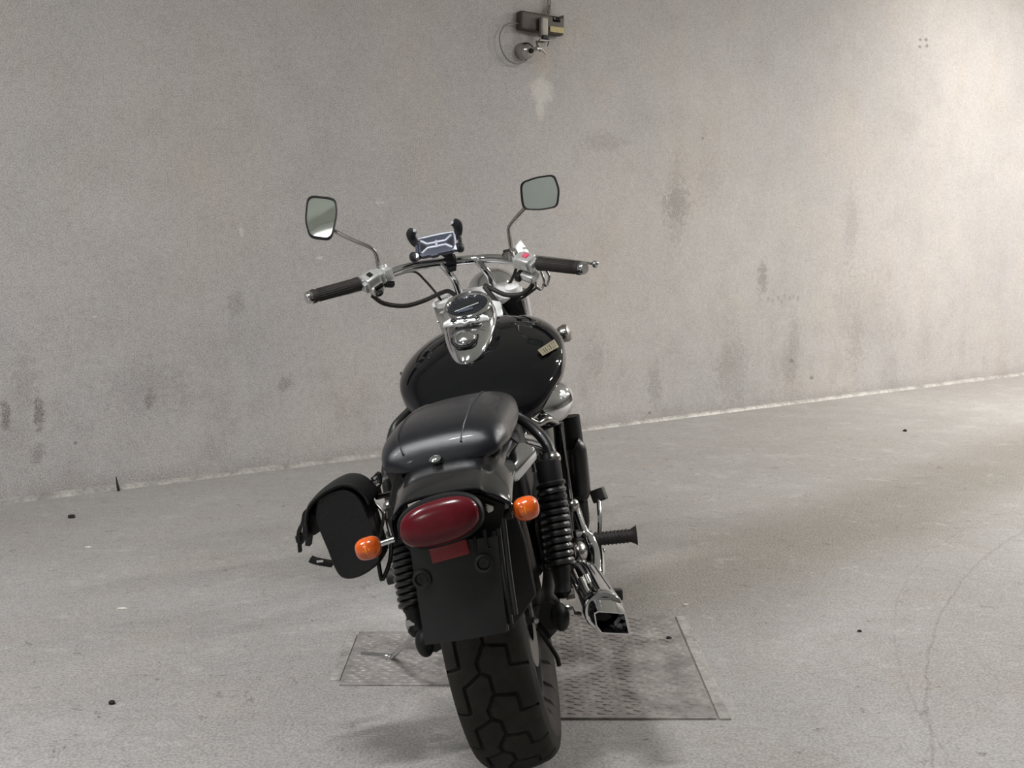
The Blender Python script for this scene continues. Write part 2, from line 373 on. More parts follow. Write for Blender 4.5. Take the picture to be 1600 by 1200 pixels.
def lamp(x, y, rz, L, watts, col, label):
    root = empty('ceiling_lamp', (x, y, CEIL), label, 'lamp', 'tube lamps under the ceiling')
    root.rotation_euler = (0, 0, rz)
    b = B(); b.box(T(0, 0, -.03), L + .08, .11, .06, .008); b.done('lamp_body', 'fixture', root)
    em = mat('lamp_tube_glow', (255, 255, 255), .5, emit=(col, 12)); b = B()
    b.tube([(-L / 2, 0, -.085), (L / 2, 0, -.085)], .016, 12, 0); b.done('tube', em, root)
    for sx in (-1, 1):
        b = B(); b.box(T(sx * (L / 2 + .01), 0, -.075), .02, .05, .05, .005); b.done('end_cap', 'fixture', root)
    ld = bpy.data.lights.new('tube_light', 'AREA'); ld.shape = 'RECTANGLE'; ld.size = L; ld.size_y = .06; ld.energy = watts; ld.color = col
    lo = bpy.data.objects.new('tube_light', ld); COL.objects.link(lo); lo.parent = root; lo.location = (0, 0, -.105)
for a in LAMPS: lamp(*a)

# ---------------------------------------------------------------- steel covers in the floor
def cover(name, x0, x1, y0, y1, label, ridges):
    root = empty(name, ((x0 + x1) / 2, (y0 + y1) / 2, 0), label, 'floor plate')
    b = B(); b.box(T(0, 0, .002), x1 - x0, y1 - y0, .007, .0012, 1); b.done('steel_sheet', 'plate', root)
    cx, cy = (x0 + x1) / 2, (y0 + y1) / 2
    if ridges:
        b = B(); st = .034; j = 0; y = y0 + .02
        while y < y1 - .015:
            x = x0 + .02 + (st / 2 if j % 2 else 0)
            while x < x1 - .015:
                sg = 1 if (j + int((x - x0) / st)) % 2 else -1
                a = R(18) * sg; l, w_ = .0125, .0035
                ca, sa = math.cos(a), math.sin(a)
                pts = [(-l, 0, 0), (0, -w_, 0), (l, 0, 0), (0, w_, 0), (-l * .5, 0, .0019), (l * .5, 0, .0019)]
                vs = [b.bm.verts.new((x - cx + p[0] * ca - p[1] * sa, y - cy + p[0] * sa + p[1] * ca, .0054 + p[2])) for p in pts]
                for f in ((0, 1, 4), (1, 5, 4), (1, 2, 5), (2, 3, 5), (3, 4, 5), (3, 0, 4)): b.bm.faces.new([vs[q] for q in f])
                x += st
            y += .017; j += 1
        o = b.done('raised_tread', 'plate', root, smooth=0); o['kind'] = 'stuff'
    return root
cv1 = cover('steel_cover', -.425, .04, 2.63, 3.0, 'smaller worn steel cover plate set in the floor left of the rear tyre', True)
cv2 = cover('steel_cover', .05, .468, 2.436, 3.13, 'larger tread-patterned steel cover plate in the floor right of the rear tyre', True)
def strip(x0, x1, y0, y1, root):
    b = B(); b.box(T((x0 + x1) / 2 - root.location.x, (y0 + y1) / 2 - root.location.y, .0015), x1 - x0, y1 - y0, .006, .001, 1)
    b.done('frame_strip', 'strip', root)
strip(.474, .502, 2.436, 3.13, cv2); strip(-.452, -.428, 2.66, 2.98, cv1)

# ---------------------------------------------------------------- the motorcycle
bike = empty('motorcycle', None, 'black and chrome cruiser motorcycle leaning on its side stand, seen from behind', 'motorcycle', mw=BIKE)
def cyl_m(p, q): # frame with z from p to q
    z = (Vector(q) - Vector(p)); return frame(p, (1, 0, .01) if abs(z.normalized().x) < .9 else (0, 1, 0), z), z.length

# ---- wheels
TRH, NP = .073, 20
def tread_field(t, s_):
    segs = [((-.15, 0), (-.65, .27)), ((-.65, .27), (-.65, .85)), ((-.65, .85), (-1.1, .97)),
            ((-.15, 0), (.05, .1)), ((.05, .1), (.07, .48)), ((.07, .48), (.6, .57)), ((.6, .57), (.62, .95)), ((.62, .95), (1.1, 1.08)),
            ((.02, .5), (-.2, .8)), ((-.2, .8), (-.15, 1.0))]
    per = 2 * math.pi * .31 / NP
    d = np.full(t.shape, 9.)
    for (a, b_) in segs:
        for sh in (-1, 0, 1):
            ax, ay = a[0] * TRH, (a[1] + sh) * per; bx, by = b_[0] * TRH, (b_[1] + sh) * per
            px, py = t * TRH - ax, s_ * per - ay; dx, dy = bx - ax, by - ay
            q = np.clip((px * dx + py * dy) / (dx * dx + dy * dy), 0, 1)
            d = np.minimum(d, np.hypot(px - q * dx, py - q * dy))
    return d
def make_tyre(name, parent, cy, rad, hw, rim_r, tread, nang):
    keys = [(0, -.72 * hw, rim_r), (.07, -.93 * hw, rim_r + .018), (.16, -hw, rim_r + .045), (.24, -.98 * hw, rad - .042), (.29, -.92 * hw, rad - .024),
            (.36, -.66 * hw, rad - .0085), (.5, 0, rad), (.64, .66 * hw, rad - .0085), (.71, .92 * hw, rad - .024), (.76, .98 * hw, rad - .042), (.84, hw, rad - .155 + .045 + (rim_r - rad + .155)), (.93, .93 * hw, rim_r + .018), (1, .72 * hw, rim_r)]
    vs = list(np.linspace(0, .27, 10)) + list(np.linspace(.28, .72, 92 if tread else 24)) + list(np.linspace(.73, 1, 10))
    prof = np.array([interp(keys, v)[1:] for v in vs])
    ang = np.linspace(0, 2 * math.pi, nang, endpoint=False)
    X = np.tile(prof[:, 0], (nang, 1)); RR = np.tile(prof[:, 1], (nang, 1)); A = np.repeat(ang[:, None], len(vs), 1)
    if tread:
        s_ = (-A / (2 * math.pi) * NP) % 1.0
        d = tread_field(X / TRH, s_)
        dep = np.clip((.0040 - d) / .0018, 0, 1) * .0075
        dep[np.abs(X) > TRH * 1.04] = 0
        RR = RR - dep
    me = bpy.data.meshes.new(name); n, k = nang, len(vs)
    co = np.stack([X, cy - RR * np.cos(A), rad + RR * np.sin(A)], -1).reshape(-1, 3)
    i = np.arange(n)[:, None]; j = np.arange(k - 1)[None, :]
    f = np.stack([i * k + j, ((i + 1) % n) * k + j, ((i + 1) % n) * k + j + 1, i * k + j + 1], -1).reshape(-1, 4)
    me.from_pydata(co.tolist(), [], f.tolist()); me.update(); me.materials.append(M['tyre']); me.shade_smooth(); me.set_sharp_from_angle(angle=R(35))
    me.materials.append(M['sidewall'])
    mi = np.zeros(len(f), dtype=np.int32); xs = np.abs(co[f][:, :, 0]).mean(1); rr = np.hypot(co[f][:, :, 1].mean(1) - cy, co[f][:, :, 2].mean(1) - rad)
    mi[(rr < rad - .05)] = 1; me.polygons.foreach_set('material_index', mi)
    o = bpy.data.objects.new(name, me); COL.objects.link(o); o.parent = parent; return o
def make_wheel(name, cy, rad, hw, rim_r, tread, nang):
    c = Vector((0, cy, rad)); mx = frame(c, (0, 1, 0), (1, 0, 0))
    b = B(); w_ = hw * .74
    b.lathe([(rim_r + .004, -w_), (rim_r + .004, -w_ + .004), (rim_r - .008, -w_ + .01), (rim_r - .022, -w_ * .4), (rim_r - .022, w_ * .4), (rim_r - .008, w_ - .01), (rim_r + .004, w_ - .004), (rim_r + .004, w_),
             (rim_r - .012, w_ - .004), (rim_r - .03, w_ * .4), (rim_r - .03, -w_ * .4), (rim_r - .012, -w_ + .004), (rim_r + .004, -w_)], mx, 72, cap=False)
    rim = b.done(name, 'matte', bike)
    b = B(); b.lathe([(.001, -.07), (.03, -.07), (.036, -.05), (.036, .05), (.03, .07), (.001, .07)], mx, 32); b.done('hub', 'matte', rim)
    for k in range(10):
        a = 2 * math.pi * k / 10 + .15
        dr = Vector((0, math.cos(a), math.sin(a)))
        b = B()
        for sx in (-1, 1):
            b.tube([c + Vector((sx * .035, 0, 0)) + dr * .03, c + Vector((sx * .03, 0, 0)) + dr * (rim_r * .5), c + Vector((sx * .02, 0, 0)) + dr * (rim_r - .024)], [.009, .007, .009], 8, 3)
        b.done('spoke', 'chrome_dull', rim)
    make_tyre('tyre', rim, cy, rad, hw, rim_r, tread, nang)
    return rim
rw = make_wheel('rear_wheel', 0, .31, .081, .20, True, 1150)
rw.location.x = .010
fw = make_wheel('front_wheel', 1.50, .31, .052, .225, False, 180)
for wheel, cy, sx, r_ in ((rw, 0, 1, .118), (fw, 1.5, -1, .14)):
    b = B(); mx = frame((sx * .062, cy, .31), (0, 1, 0), (1, 0, 0))
    rows = [[mx @ Vector((q * math.cos(a), q * math.sin(a), h)) for a in [2 * math.pi * k / 60 for k in range(60)]] for q, h in ((r_ * .55, -.002), (r_, -.002), (r_, .002), (r_ * .55, .002))]
    b.grid(rows, closed_v=True, closed_u=True); b.done('brake_disc', 'chrome_dull', wheel)

# ---- swingarm, axle, shocks
for sx in (-1, 1):
    b = B(); b.tube([(sx * .112, .50, .33), (sx * .125, .25, .315), (sx * .122, .05, .305), (sx * .122, -.055, .305)], [.022, .021, .020, .022], 12, 5, flat=1.35)
    sw = b.done('swingarm', 'matte', bike)
    b = B(); b.ell(T(sx * .142, -.05, .298), .019, .026, .030); b.done('axle_cap', 'plastic', sw)
    b = B(); m_, L = cyl_m((sx * .16, -.01, .33), (sx * .178, -.01, .33)); b.lathe([(.001, 0), (.013, 0), (.013, L), (.001, L)], m_, 6); b.done('axle_nut', 'chrome_dull', sw, smooth=30)
for sx, top, bot in ((1, P(856, 718, .07), P(880, 925, -.01)), (-1, P(618, 790, .07), P(652, 985, -.01))):
    ax = bot - top; L = ax.length; d = ax / L
    b = B(); m_ = frame(top, (1, 0, 0), d)
    b.lathe([(.001, -.012), (.014, -.012), (.016, .0), (.026, .004), (.027, .035), (.025, .05), (.018, .052), (.018, L * .80), (.021, L * .80), (.023, L * .83), (.019, L * .86), (.016, L * .95), (.02, L), (.012, L + .012), (.001, L + .014)], m_, 24)
    sh = b.done('shock_absorber', 'matte', bike)
    turns = 12; n = turns * 14; z0, z1 = .05, L * .82
    pts = [m_ @ Vector((.0255 * math.cos(2 * math.pi * k * turns / n), .0255 * math.sin(2 * math.pi * k * turns / n), z0 + (z1 - z0) * k / n)) for k in range(n + 1)]
    b = B(); b.tube(pts, .0066, 7, 0); b.done('coil_spring', 'spring', sh)
    b = B(); b.ell(T(*(top + Vector((sx * .012, 0, -.0)))), .016, .016, .016, 16, 10); b.done('mount_bolt', 'chrome_dull', sh)
# black tube from the axle cap up to the shock foot
# ---- rear fender
cl_, cr_, tip_r, tip_l = P(622, 783, -.40), P(756, 768, -.40), P(799, 787, -.395), P(611, 806, -.40)
crown = P(694, 770, -.41)
fx = (cl_.x + cr_.x) / 2; hwc = (cr_.x - cl_.x) / 2
prof = [(tip_l.x - fx, tip_l.z - crown.z - .045), (tip_l.x - fx, tip_l.z - crown.z - .01), (-hwc - .004, -.016), (-hwc + .010, -.006), (-hwc * .5, -.001), (0, 0), (hwc * .5, -.001), (hwc - .010, -.005), (hwc + .002, -.014),
        ((tip_r.x - fx) * .5 + hwc * .5, (tip_r.z - crown.z) * .55), (tip_r.x - fx, tip_r.z - crown.z), (tip_r.x - fx - .003, tip_r.z - crown.z - .012)]
prof, _ = catmull([Vector((a, 0, c)) for a, c in prof], [0] * len(prof), 4)
keys = [(0, -.412, 0), (.15, -.39, .010), (.35, -.33, .024), (.6, -.24, .034), (1, .02, .03)]
rows = []
for i in range(25):
    t = i / 24; q = interp(keys, t)
    rows.append([Vector((fx + p.x * (1 + .06 * t), q[1] + abs(p.x / .12) ** 3 * .012 * (1 - t), crown.z + q[2] + p.z * (1 + .25 * t))) for p in prof])
b = B(); b.grid(rows)
fen = b.done('rear_fender', 'fender', bike, smooth=50)
md = fen.modifiers.new('Solidify', 'SOLIDIFY'); md.thickness = .004; md.offset = -1
b = B(); b.prism([P(u, v, -.20) for u, v in ((606, 706), (603, 740), (612, 770), (700, 752), (778, 738), (784, 690), (760, 700), (690, 716))], Vector((0, .16, 0)), .012, 3); b.done('under_seat_panel', 'dusty', bike)
b = B(); b.prism([P(u, v, -.27) for u, v in ((624, 725), (614, 748), (606, 790), (614, 796), (634, 752))], Vector((0, .02, 0)), .003, 1); b.done('fender_stay', 'dusty', bike)
# rolled lip on the tail edge
b = B(); b.tube(rows[0], .0028, 8, 0); b.done('fender_lip', 'gloss', fen)

# ---- tail unit : black housing, red lens, reflector, mudguard with number plate panel
tc = P(687, 815, -.452); axr = (P(744, 800, -.452) - P(630, 832, -.452)); tn = Vector((0, -1, .12))
mt = frame(tc, axr, tn)
def oval(hw, hh, n=2.5, N=48, z=0., sk=0.): 
    o = []
    for k in range(N):
        a = 2 * math.pi * k / N; c, s_ = math.cos(a), math.sin(a)
        y = math.copysign(abs(s_) ** (2 / n), s_) * hh
        o.append(Vector((math.copysign(abs(c) ** (2 / n), c) * hw + sk * y, y, z)))
    return o
b = B(); b.grid([[mt @ p for p in oval(a_, c_, 2.3, z=z_)] for a_, c_, z_ in ((.055, .03, -.05), (.072, .042, -.035), (.0745, .043, -.012), (.072, .040, -.002), (.066, .036, -.001))], closed_v=True, cap=True)
hs = b.done('tail_light_housing', 'matte', bike)
b = B(); b.prism([P(u, v, -.385) for u, v in ((614, 812), (640, 795), (700, 777), (745, 772), (790, 788), (782, 830), (772, 850), (640, 862), (622, 840))], Vector((0, .02, 0)), .004, 2); b.done('tail_backing', 'matte', bike)
b = B(); b.grid([[mt @ p for p in oval(a_, c_, 2.45, z=z_, sk=.1)] for a_, c_, z_ in ((.067, .036, -.004), (.068, .0365, .006), (.064, .033, .013), (.050, .024, .019), (.025, .012, .0215), (.002, .001, .022))], closed_v=True, cap=True)
b.done('tail_light_lens', 'tail', hs, label='dark red oval lens')
ml, mr, pb_l, pb_r = P(640, 852, -.425), P(778, 838, -.425), P(664, 1008, -.445), P(792, 988, -.445)
def quad_plate(a, b_, c, d, th, nu=8, nv=10, bow=.0):
    rows = []
    nrm = (b_ - a).cross(d - a).normalized()
    if nrm.y > 0: nrm = -nrm
    for side in (0, 1):
        pass
    top = []
    for i in range(nv + 1):
        v = i / nv; row = []
        for j in range(nu + 1):
            u = j / nu
            p = (a * (1 - u) + b_ * u) * (1 - v) + (d * (1 - u) + c * u) * v
            row.append(p + nrm * (bow * (1 - (2 * u - 1) ** 2)))
        top.append(row)
    return top, nrm
top, nrm = quad_plate(ml, mr, pb_r, pb_l, .004, 14, 12, .006)
loops = [r + [p - nrm * .02 for p in reversed(r)] for r in top]
b = B(); b.grid(loops, closed_v=True, cap=True); mg = b.done('mudguard', 'dusty', bike, smooth=35, label='black plastic mudguard with blank number plate panel')
# mudguard ridges on its right side
for k, (u0, v0, u1, v1) in enumerate([(772, 830, 792, 985), (779, 826, 799, 975), (787, 812, 806, 960)]):
    b = B(); b.tube([P(u0, v0, -.415), P((u0 + u1) / 2 - 1, (v0 + v1) / 2, -.43), P(u1, v1, -.43)], .0042, 8, 4); b.done('mudguard_ridge', 'dusty', mg)
for (u0, v0, u1, v1) in [(741, 838, 744, 864), (756, 828, 762, 858), (762, 858, 770, 857)]:
    b = B(); b.tube([P(u0, v0, -.432), P(u1, v1, -.432)], .0028, 8, 0); b.done('bracket_edge', 'matte', mg)
rc = P(702, 861, -.447); mrf = frame(rc, P(731, 853, -.447) - P(673, 869, -.447), nrm)
b = B(); b.box(mrf, .064, .026, .012, .003); b.done('reflector', 'reflector', mg, label='small red rectangular reflector')
for (u, v) in [(659, 905), (756, 880)]:
    b = B(); m_ = frame(P(u, v, -.437), (1, 0, 0), nrm); b.lathe([(.014, -.002), (.016, .004), (.011, .005), (.009, .001), (.001, .001)], m_, 24, cap=False); b.done('plate_boss', 'dusty', mg)
# wide inner guard under the fender, right and left of the mudguard
for sx, pts in ((1, [(775, 812), (806, 800), (822, 850), (838, 930), (800, 985), (784, 900)]),):
    b = B(); pp = [P(u, v, -.335) for u, v in pts]; b.prism(pp, Vector((0, .012, 0)), .003, 1); b.done('inner_guard', 'plastic', bike)
# chrome-coloured lower corner bracket behind the fender
b = B(); b.prism([P(757, 787, -.40), P(773, 790, -.40), P(770, 800, -.40), P(762, 803, -.40)], Vector((0, .01, 0)), .002, 1); b.done('guard_bracket', 'chrome_dull', bike)

# ---- turn signals
def signal(u, v, su, sv, rx, ry, Y, name='turn_signal'):
    c = P(u, v, Y); s_ = P(su, sv, Y + .01); out = (c - s_).normalized()
    b = B(); b.tube([s_, c], .0052, 10, 0); b.tube([s_ + out * .035, c], [.0052, .013], 12, 0)
    root = b.done(name, 'chrome', bike)
    m_ = frame(c, out, (0, -1, .08))
    b = B(); b.grid([[m_ @ p for p in oval(rx * a_, ry * a_, 2.6, 36, z_)] for a_, z_ in ((.3, -.034), (.75, -.026), (.97, -.008), (1, .0))], closed_v=True, cap=True); b.done('signal_body', 'chrome', root)
    b = B(); b.grid([[m_ @ p for p in oval(rx * a_, ry * a_, 2.6, 36, z_)] for a_, z_ in ((1.01, -.001), (1.01, .006), (.93, .014), (.72, .020), (.4, .0235), (.02, .0245))], closed_v=True, cap=True); b.done('signal_lens', 'amber', root, label='orange ribbed lens')
    for q in range(-2, 3):
        hh = ry * .6 * math.sqrt(1 - (q / 3.2) ** 2)
        b = B(); b.tube([m_ @ Vector((q * rx * .22, -hh, .0205 - abs(q) * .0012)), m_ @ Vector((q * rx * .22, 0, .0245 - abs(q) * .0013)), m_ @ Vector((q * rx * .22, hh, .0205 - abs(q) * .0012))], .0013, 6, 2); b.done('lens_rib', 'amber_core', root)
    return root
signal(576, 856, 618, 842, .0225, .0195, -.37)
signal(822, 794, 778, 804, .0225, .0205, -.37)
# black turn-signal bracket behind the right stem
b = B(); b.tube([P(775, 808, -.365), P(800, 802, -.365)], .010, 10, 0); b.done('signal_bracket', 'matte', bike)

# ---- seat
sk = [(-.292, .012, .706, .060, .010, .010), (-.284, .012, .710, .096, .026, .014), (-.262, .012, .714, .110, .044, .018), (-.22, .014, .716, .120, .056, .020), (-.15, .015, .716, .122, .064, .022), (-.06, .018, .718, .124, .063, .022),
      (.03, .024, .724, .119, .055, .022), (.10, .030, .724, .106, .047, .025), (.15, .034, .71, .088, .040, .03), (.21, .036, .69, .085, .018, .03), (.28, .036, .675, .09, .012, .03), (.35, .036, .675, .09, .015, .03), (.42, .036, .68, .07, .02, .03), (.46, .036, .685, .04, .01, .02)]
rows = []
for i in range(60):
    y = -.292 + .752 * i / 59; q = interp(sk, y); q[2] -= .008; rows.append(superloop(*q, n=2.9, N=44, nb=2.1))
b = B(); b.grid(rows, closed_v=True, cap=True); seat = b.done('seat', 'leather', bike, smooth=60)
# piping : a welt seam over the pillion pad on each side and around its foot
for sx in (-1, 1):
    pts = []
    for i in range(14):
        y = -.282 + .40 * i / 13; q = interp(sk, y); xx = sx * q[3] * (.66 if sx < 0 else .42)
        e = 2.9; zz = q[2] - .008 + q[4] * (1 - abs(xx / q[3]) ** e) ** (1 / e)
        pts.append(Vector((q[1] + xx, y, zz + .0005)))
    b = B(); b.tube(pts, .0022, 6, 2); b.done('seat_piping', 'leather', seat)
pts = []
for k in range(25):
    a = math.pi * (k / 24); q = interp(sk, .13)
    pts.append(superloop(.135, q[1], q[2] - .008, q[3] * 1.005, q[4] * 1.02, q[5], 2.9, 48)[k])
b = B(); b.tube(pts, .0028, 6, 1); b.done('seat_piping', 'leather', seat)
kb = P(681, 720, -.296)
b = B(); b.lathe([(.001, -.008), (.005, -.008), (.006, .0), (.0105, .001), (.0105, .005), (.006, .008), (.001, .009)], frame(kb, (1, 0, 0), (0, -.5, 1)), 20); b.done('seat_bolt', 'chrome', bike)

# ---- side rails : glossy tubes sweeping down from the seat
for pts, r_ in (([P(776, 627, .20), P(803, 648, .24), P(832, 668, .24), P(856, 696, .21), P(868, 735, .16), P(880, 790, .12), P(888, 840, .12)], [.006, .011, .013, .013, .012, .012, .012]),
                ([P(640, 640, .20), P(618, 668, .2), P(610, 700, .16), P(604, 745, .12), P(612, 800, .1)], [.008, .012, .012, .012, .010])):
    b = B(); b.tube(pts, r_, 12, 6); b.done('frame_rail', 'dusty', bike)
# side covers under the rails
b = B(); pp = [P(870, 722, .17), P(884, 770, .17), P(893, 830, .17), P(880, 852, .17), P(872, 800, .17), P(864, 745, .17)]
b.prism(pp, Vector((-.03, .05, 0)), .006, 2); b.done('side_cover', 'dusty', bike)
b = B(); b.box(frame((.02, .22, .57), (1, 0, 0), (0, .0, 1)), .20, .34, .17, .03, 3); b.done('battery_box', 'matte', bike)
# short chrome can by the right fender corner (helmet lock body) on its black stalk
a_, c_ = P(826, 702, -.16), P(792, 742, -.20)
m_, L = cyl_m(c_, a_)
b = B(); b.grid([[m_ @ p for p in oval(x_, y_, 3.4, 32, z_)] for x_, y_, z_ in ((.010, .008, -.006), (.0195, .016, 0), (.022, .018, .006), (.0225, .0185, L * .45), (.022, .018, L - .006), (.018, .015, L), (.008, .006, L + .002))], closed_v=True, cap=True)
can = b.done('chrome_bracket_cover', 'chrome', bike)
b = B(); m2, L2 = cyl_m(P(772, 742, -.20), P(796, 738, -.20)); b.lathe([(.013, 0), (.014, .004), (.011, .008), (.006, L2), (.001, L2)], m2, 20); b.done('bracket_bolt', 'chrome', can)
b = B(); b.tube([P(770, 745, -.19), P(777, 748, -.19)], .012, 14, 0); b.done('rubber_bush', 'plastic', can)

# ---- fuel tank
tk = [(.33, .034, .668, .055, .030, .035), (.345, .034, .672, .10, .038, .05), (.38, .036, .687, .142, .040, .06), (.43, .038, .718, .176, .044, .08), (.50, .036, .750, .206, .054, .095), (.58, .038, .776, .214, .064, .105), (.66, .042, .794, .202, .072, .11),
      (.74, .047, .804, .178, .074, .11), (.81, .050, .806, .150, .066, .10), (.86, .05, .804, .112, .052, .08), (.885, .05, .800, .07, .034, .05), (.895, .05, .797, .03, .014, .02)]
rows = [superloop(*interp(tk, .33 + .565 * (math.sin((i / 54 - .5) * math.pi) * .5 + .5)), n=2.25, N=56, nb=2.6) for i in range(55)]
b = B(); b.grid(rows, closed_v=True, cap=True); tank = b.done('fuel_tank', 'gloss', bike, smooth=60)
def on_tank(y, a):
    q = interp(tk, y); c, s_ = math.cos(a), math.sin(a); e = 2.25 if s_ >= 0 else 2.6
    return Vector((q[1] + math.copysign(abs(c) ** (2 / e), c) * q[3], y, q[2] + math.copysign(abs(s_) ** (2 / e), s_) * (q[4] if s_ >= 0 else q[5])))
# lower seam lip each side
for a0 in (R(-38), R(218)):
    b = B(); b.tube([on_tank(.37 + .48 * i / 16, a0) for i in range(17)], .0035, 6, 2); b.done('tank_seam', 'chrome_dull', tank)
# winged metal emblem on the right flank, its raised letters worn past reading
def tank_at(u, v, ys=(.42, .85), an=(-30, 80)):
    best = None
    for i in range(80):
        for k in range(70):
            p = on_tank(ys[0] + (ys[1] - ys[0]) * i / 79, R(an[0] + (an[1] - an[0]) * k / 69)); x, y = PX(p)
            d = max((x - u) ** 2 + (y - v) ** 2, 10) * .004 + (CO - p).length
            if best is None or d < best[0]: best = (d, p)
    return P(u, v, best[1].y)
NE = 8; er = []
for k in range(NE + 1):
    t = k / NE; top = (840 + 26 * t, 547 - 17 * t); bot = (848 + 25 * t, 556 - 14 * t); er.append([])
    for q in (0, .5, 1):
        p = tank_at(top[0] * (1 - q) + bot[0] * q, top[1] * (1 - q) + bot[1] * q); d = (CO - p).normalized(); er[-1].append(p + d * .010)
dv = (CO - er[4][1]).normalized()
b = B(); b.grid([r + [p - dv * .006 for p in reversed(r)] for r in er], closed_v=True, cap=True); em = b.done('tank_emblem', 'emblem', tank, label='pale slanted metal emblem on the right side of the tank')
for k in range(1, NE):
    a_, c_ = er[k][0].lerp(er[k][2], .2) + dv * .001, er[k][0].lerp(er[k][2], .8) + dv * .001
    b = B(); b.tube([a_, c_], .0008, 6, 0); b.done('emblem_letter', 'matte', em)
l0, l1 = P(627, 583, .60), P(634, 605, .54)
b = B(); b.tube([l0, l1], [.0045, .002], 8, 0); b.done('tank_emblem', 'chrome', tank)

# ---- chrome instrument console on the tank
tip = P(728, 569, .475); topp = P(736, 462, .70)
nm = frame(tip, (1, -.02, .0), Vector((1, 0, 0)).cross(topp - tip)); 
yax = (topp - tip).normalized(); xax = Vector((1, 0, 0)); xax = (xax - yax * xax.dot(yax)).normalized(); zax = xax.cross(yax)
nm = Matrix((xax, yax, zax)).transposed().to_4x4(); nm.translation = tip
NL = (topp - tip).length; k_ = NL / .31
ck = [(0, .006, .008), (.008, .022, .016), (.04, .043, .028), (.09, .061, .034), (.15, .074, .038), (.21, .077, .042), (.26, .070, .042), (.295, .046, .034), (.31, .012, .02)]
rows = []
for i in range(40):
    y = .31 * i / 39; q = interp(ck, y); rows.append([nm @ (Vector((0, 0, -.014)) + p * k_) for p in superloop(y, 0, 0, q[1], q[2], .034, 2.1, 48, nb=4)])
b = B(); b.grid(rows, closed_v=True, cap=True); cons = b.done('instrument_console', 'chrome', bike, smooth=70)
dm = nm @ T(.002, .215 * k_, .024) @ Matrix.Rotation(R(-4), 4, 'X')
b = B(); b.lathe([(.066, -.02), (.064, .006), (.060, .013), (.055, .015), (.0515, .012), (.050, .006)], dm, 48, cap=False); b.done('speedometer_bezel', 'chrome', cons)
b = B(); b.lathe([(.0515, .0), (.0515, .006), (.0001, .0065)], dm, 48); dl = b.done('speedometer_dial', 'dial', cons)
for k in range(23):
    a = R(-40 + 260 * k / 22); r0 = .038 if k % 2 else .035
    b = B(); b.box(dm @ Matrix.Rotation(a, 4, 'Z') @ T((r0 + .046) / 2, 0, .0072), .046 - r0, .0012, .0008); b.done('dial_mark', 'holder', dl, smooth=0)
b = B(); b.box(dm @ T(-.002, -.006, .0082) @ Matrix.Rotation(R(22), 4, 'Z'), .066, .0032, .0012); b.done('dial_window', 'needle', dl, smooth=0)
b = B(); b.box(dm @ T(-.005, -.016, .0076) @ Matrix.Rotation(R(10), 4, 'Z'), .04, .012, .001, .0003); b.done('odometer', 'holder', dl, smooth=0)
# indicator strip with three lamps
sm = nm @ T(0, .146 * k_, .0375) @ Matrix.Rotation(R(14), 4, 'X')
pts = [(-.058, .006), (-.034, .016), (0, .010), (.034, .016), (.058, .006), (.060, -.008), (.03, -.010), (.012, -.008), (0, -.016), (-.012, -.008), (-.03, -.010), (-.060, -.008)]
b = B(); b.prism([sm @ Vector((x, y, -.006 - abs(x) * .15)) for x, y in pts], zax * .007, .001, 1)
st_ = b.done('indicator_strip', 'silver', cons)
for x in (-.03, .0, .03):
    b = B(); b.ell(sm @ T(x, .002, .002 - abs(x) * .15), .0062, .0062, .005, 16, 8); b.done('indicator_lamp', 'dial', st_)
    b = B(); b.lathe([(.0064, -.002), (.0085, .0), (.0085, .003), (.0066, .0035)], sm @ T(x, .002, .001 - abs(x) * .15), 20, cap=False); b.done('lamp_ring', 'chrome', st_)
# fuel cap : dark groove ring with chrome button
fm = nm @ T(-.002, .085 * k_, .0315)
b = B()
pts = [fm @ Vector((.034 * math.cos(a), .030 * math.sin(a), -.010 + .004 * math.sin(a))) for a in [R(170 + 200 * k / 20) for k in range(21)]]
b.tube(pts, .0028, 8, 1); b.done('filler_cap_groove', 'matte', cons)
b = B(); b.ell(fm @ T(0, .0, -.012), .029, .027, .014, 24, 12); b.done('filler_cap', 'chrome', cons)
b = B(); b.ell(fm @ T(0, -.018, .000), .007, .006, .005, 12, 8); b.done('cap_lock', 'white_metal', cons)

# ---- steering head : clamp plate, fork legs, headlight
cl = [P(674, 474, .98), P(694, 458, 1.0), P(720, 452, 1.0), P(800, 438, 1.0), P(815, 446, .98), P(812, 462, .95), P(784, 468, .93), P(745, 470, .92), P(700, 484, .93), P(680, 492, .95)]
b = B(); b.prism(cl, Vector((0, .03, -.028)), .005, 2); hc = b.done('triple_clamp', 'white_metal', bike)
for (u, v) in ((690, 472), (800, 450)):
    b = B(); b.lathe([(.021, -.01), (.021, .006), (.017, .009), (.009, .009), (.008, .005), (.001, .005)], frame(P(u, v, .955), (1, 0, 0), (0, -.45, 1)), 24); b.done('fork_cap', 'white_metal', hc)
b = B(); b.prism([P(676, 478, .95), P(700, 490, .94), P(702, 512, .94), P(690, 515, .95)], Vector((0, .04, -.01)), .004, 2); b.done('clamp_cheek', 'chrome_dull', hc)
b = B(); b.prism([P(778, 468, .94), P(812, 458, .94), P(822, 492, .96), P(800, 500, .96)], Vector((0, .04, -.01)), .004, 2); b.done('clamp_cheek', 'matte', hc)
b = B(); b.prism([P(762, 468, .90), P(782, 472, .90), P(786, 492, .88), P(778, 508, .86), P(768, 520, .84)], Vector((0, .02, 0)), .003, 1); b.done('clamp_wedge', 'white_metal', hc)
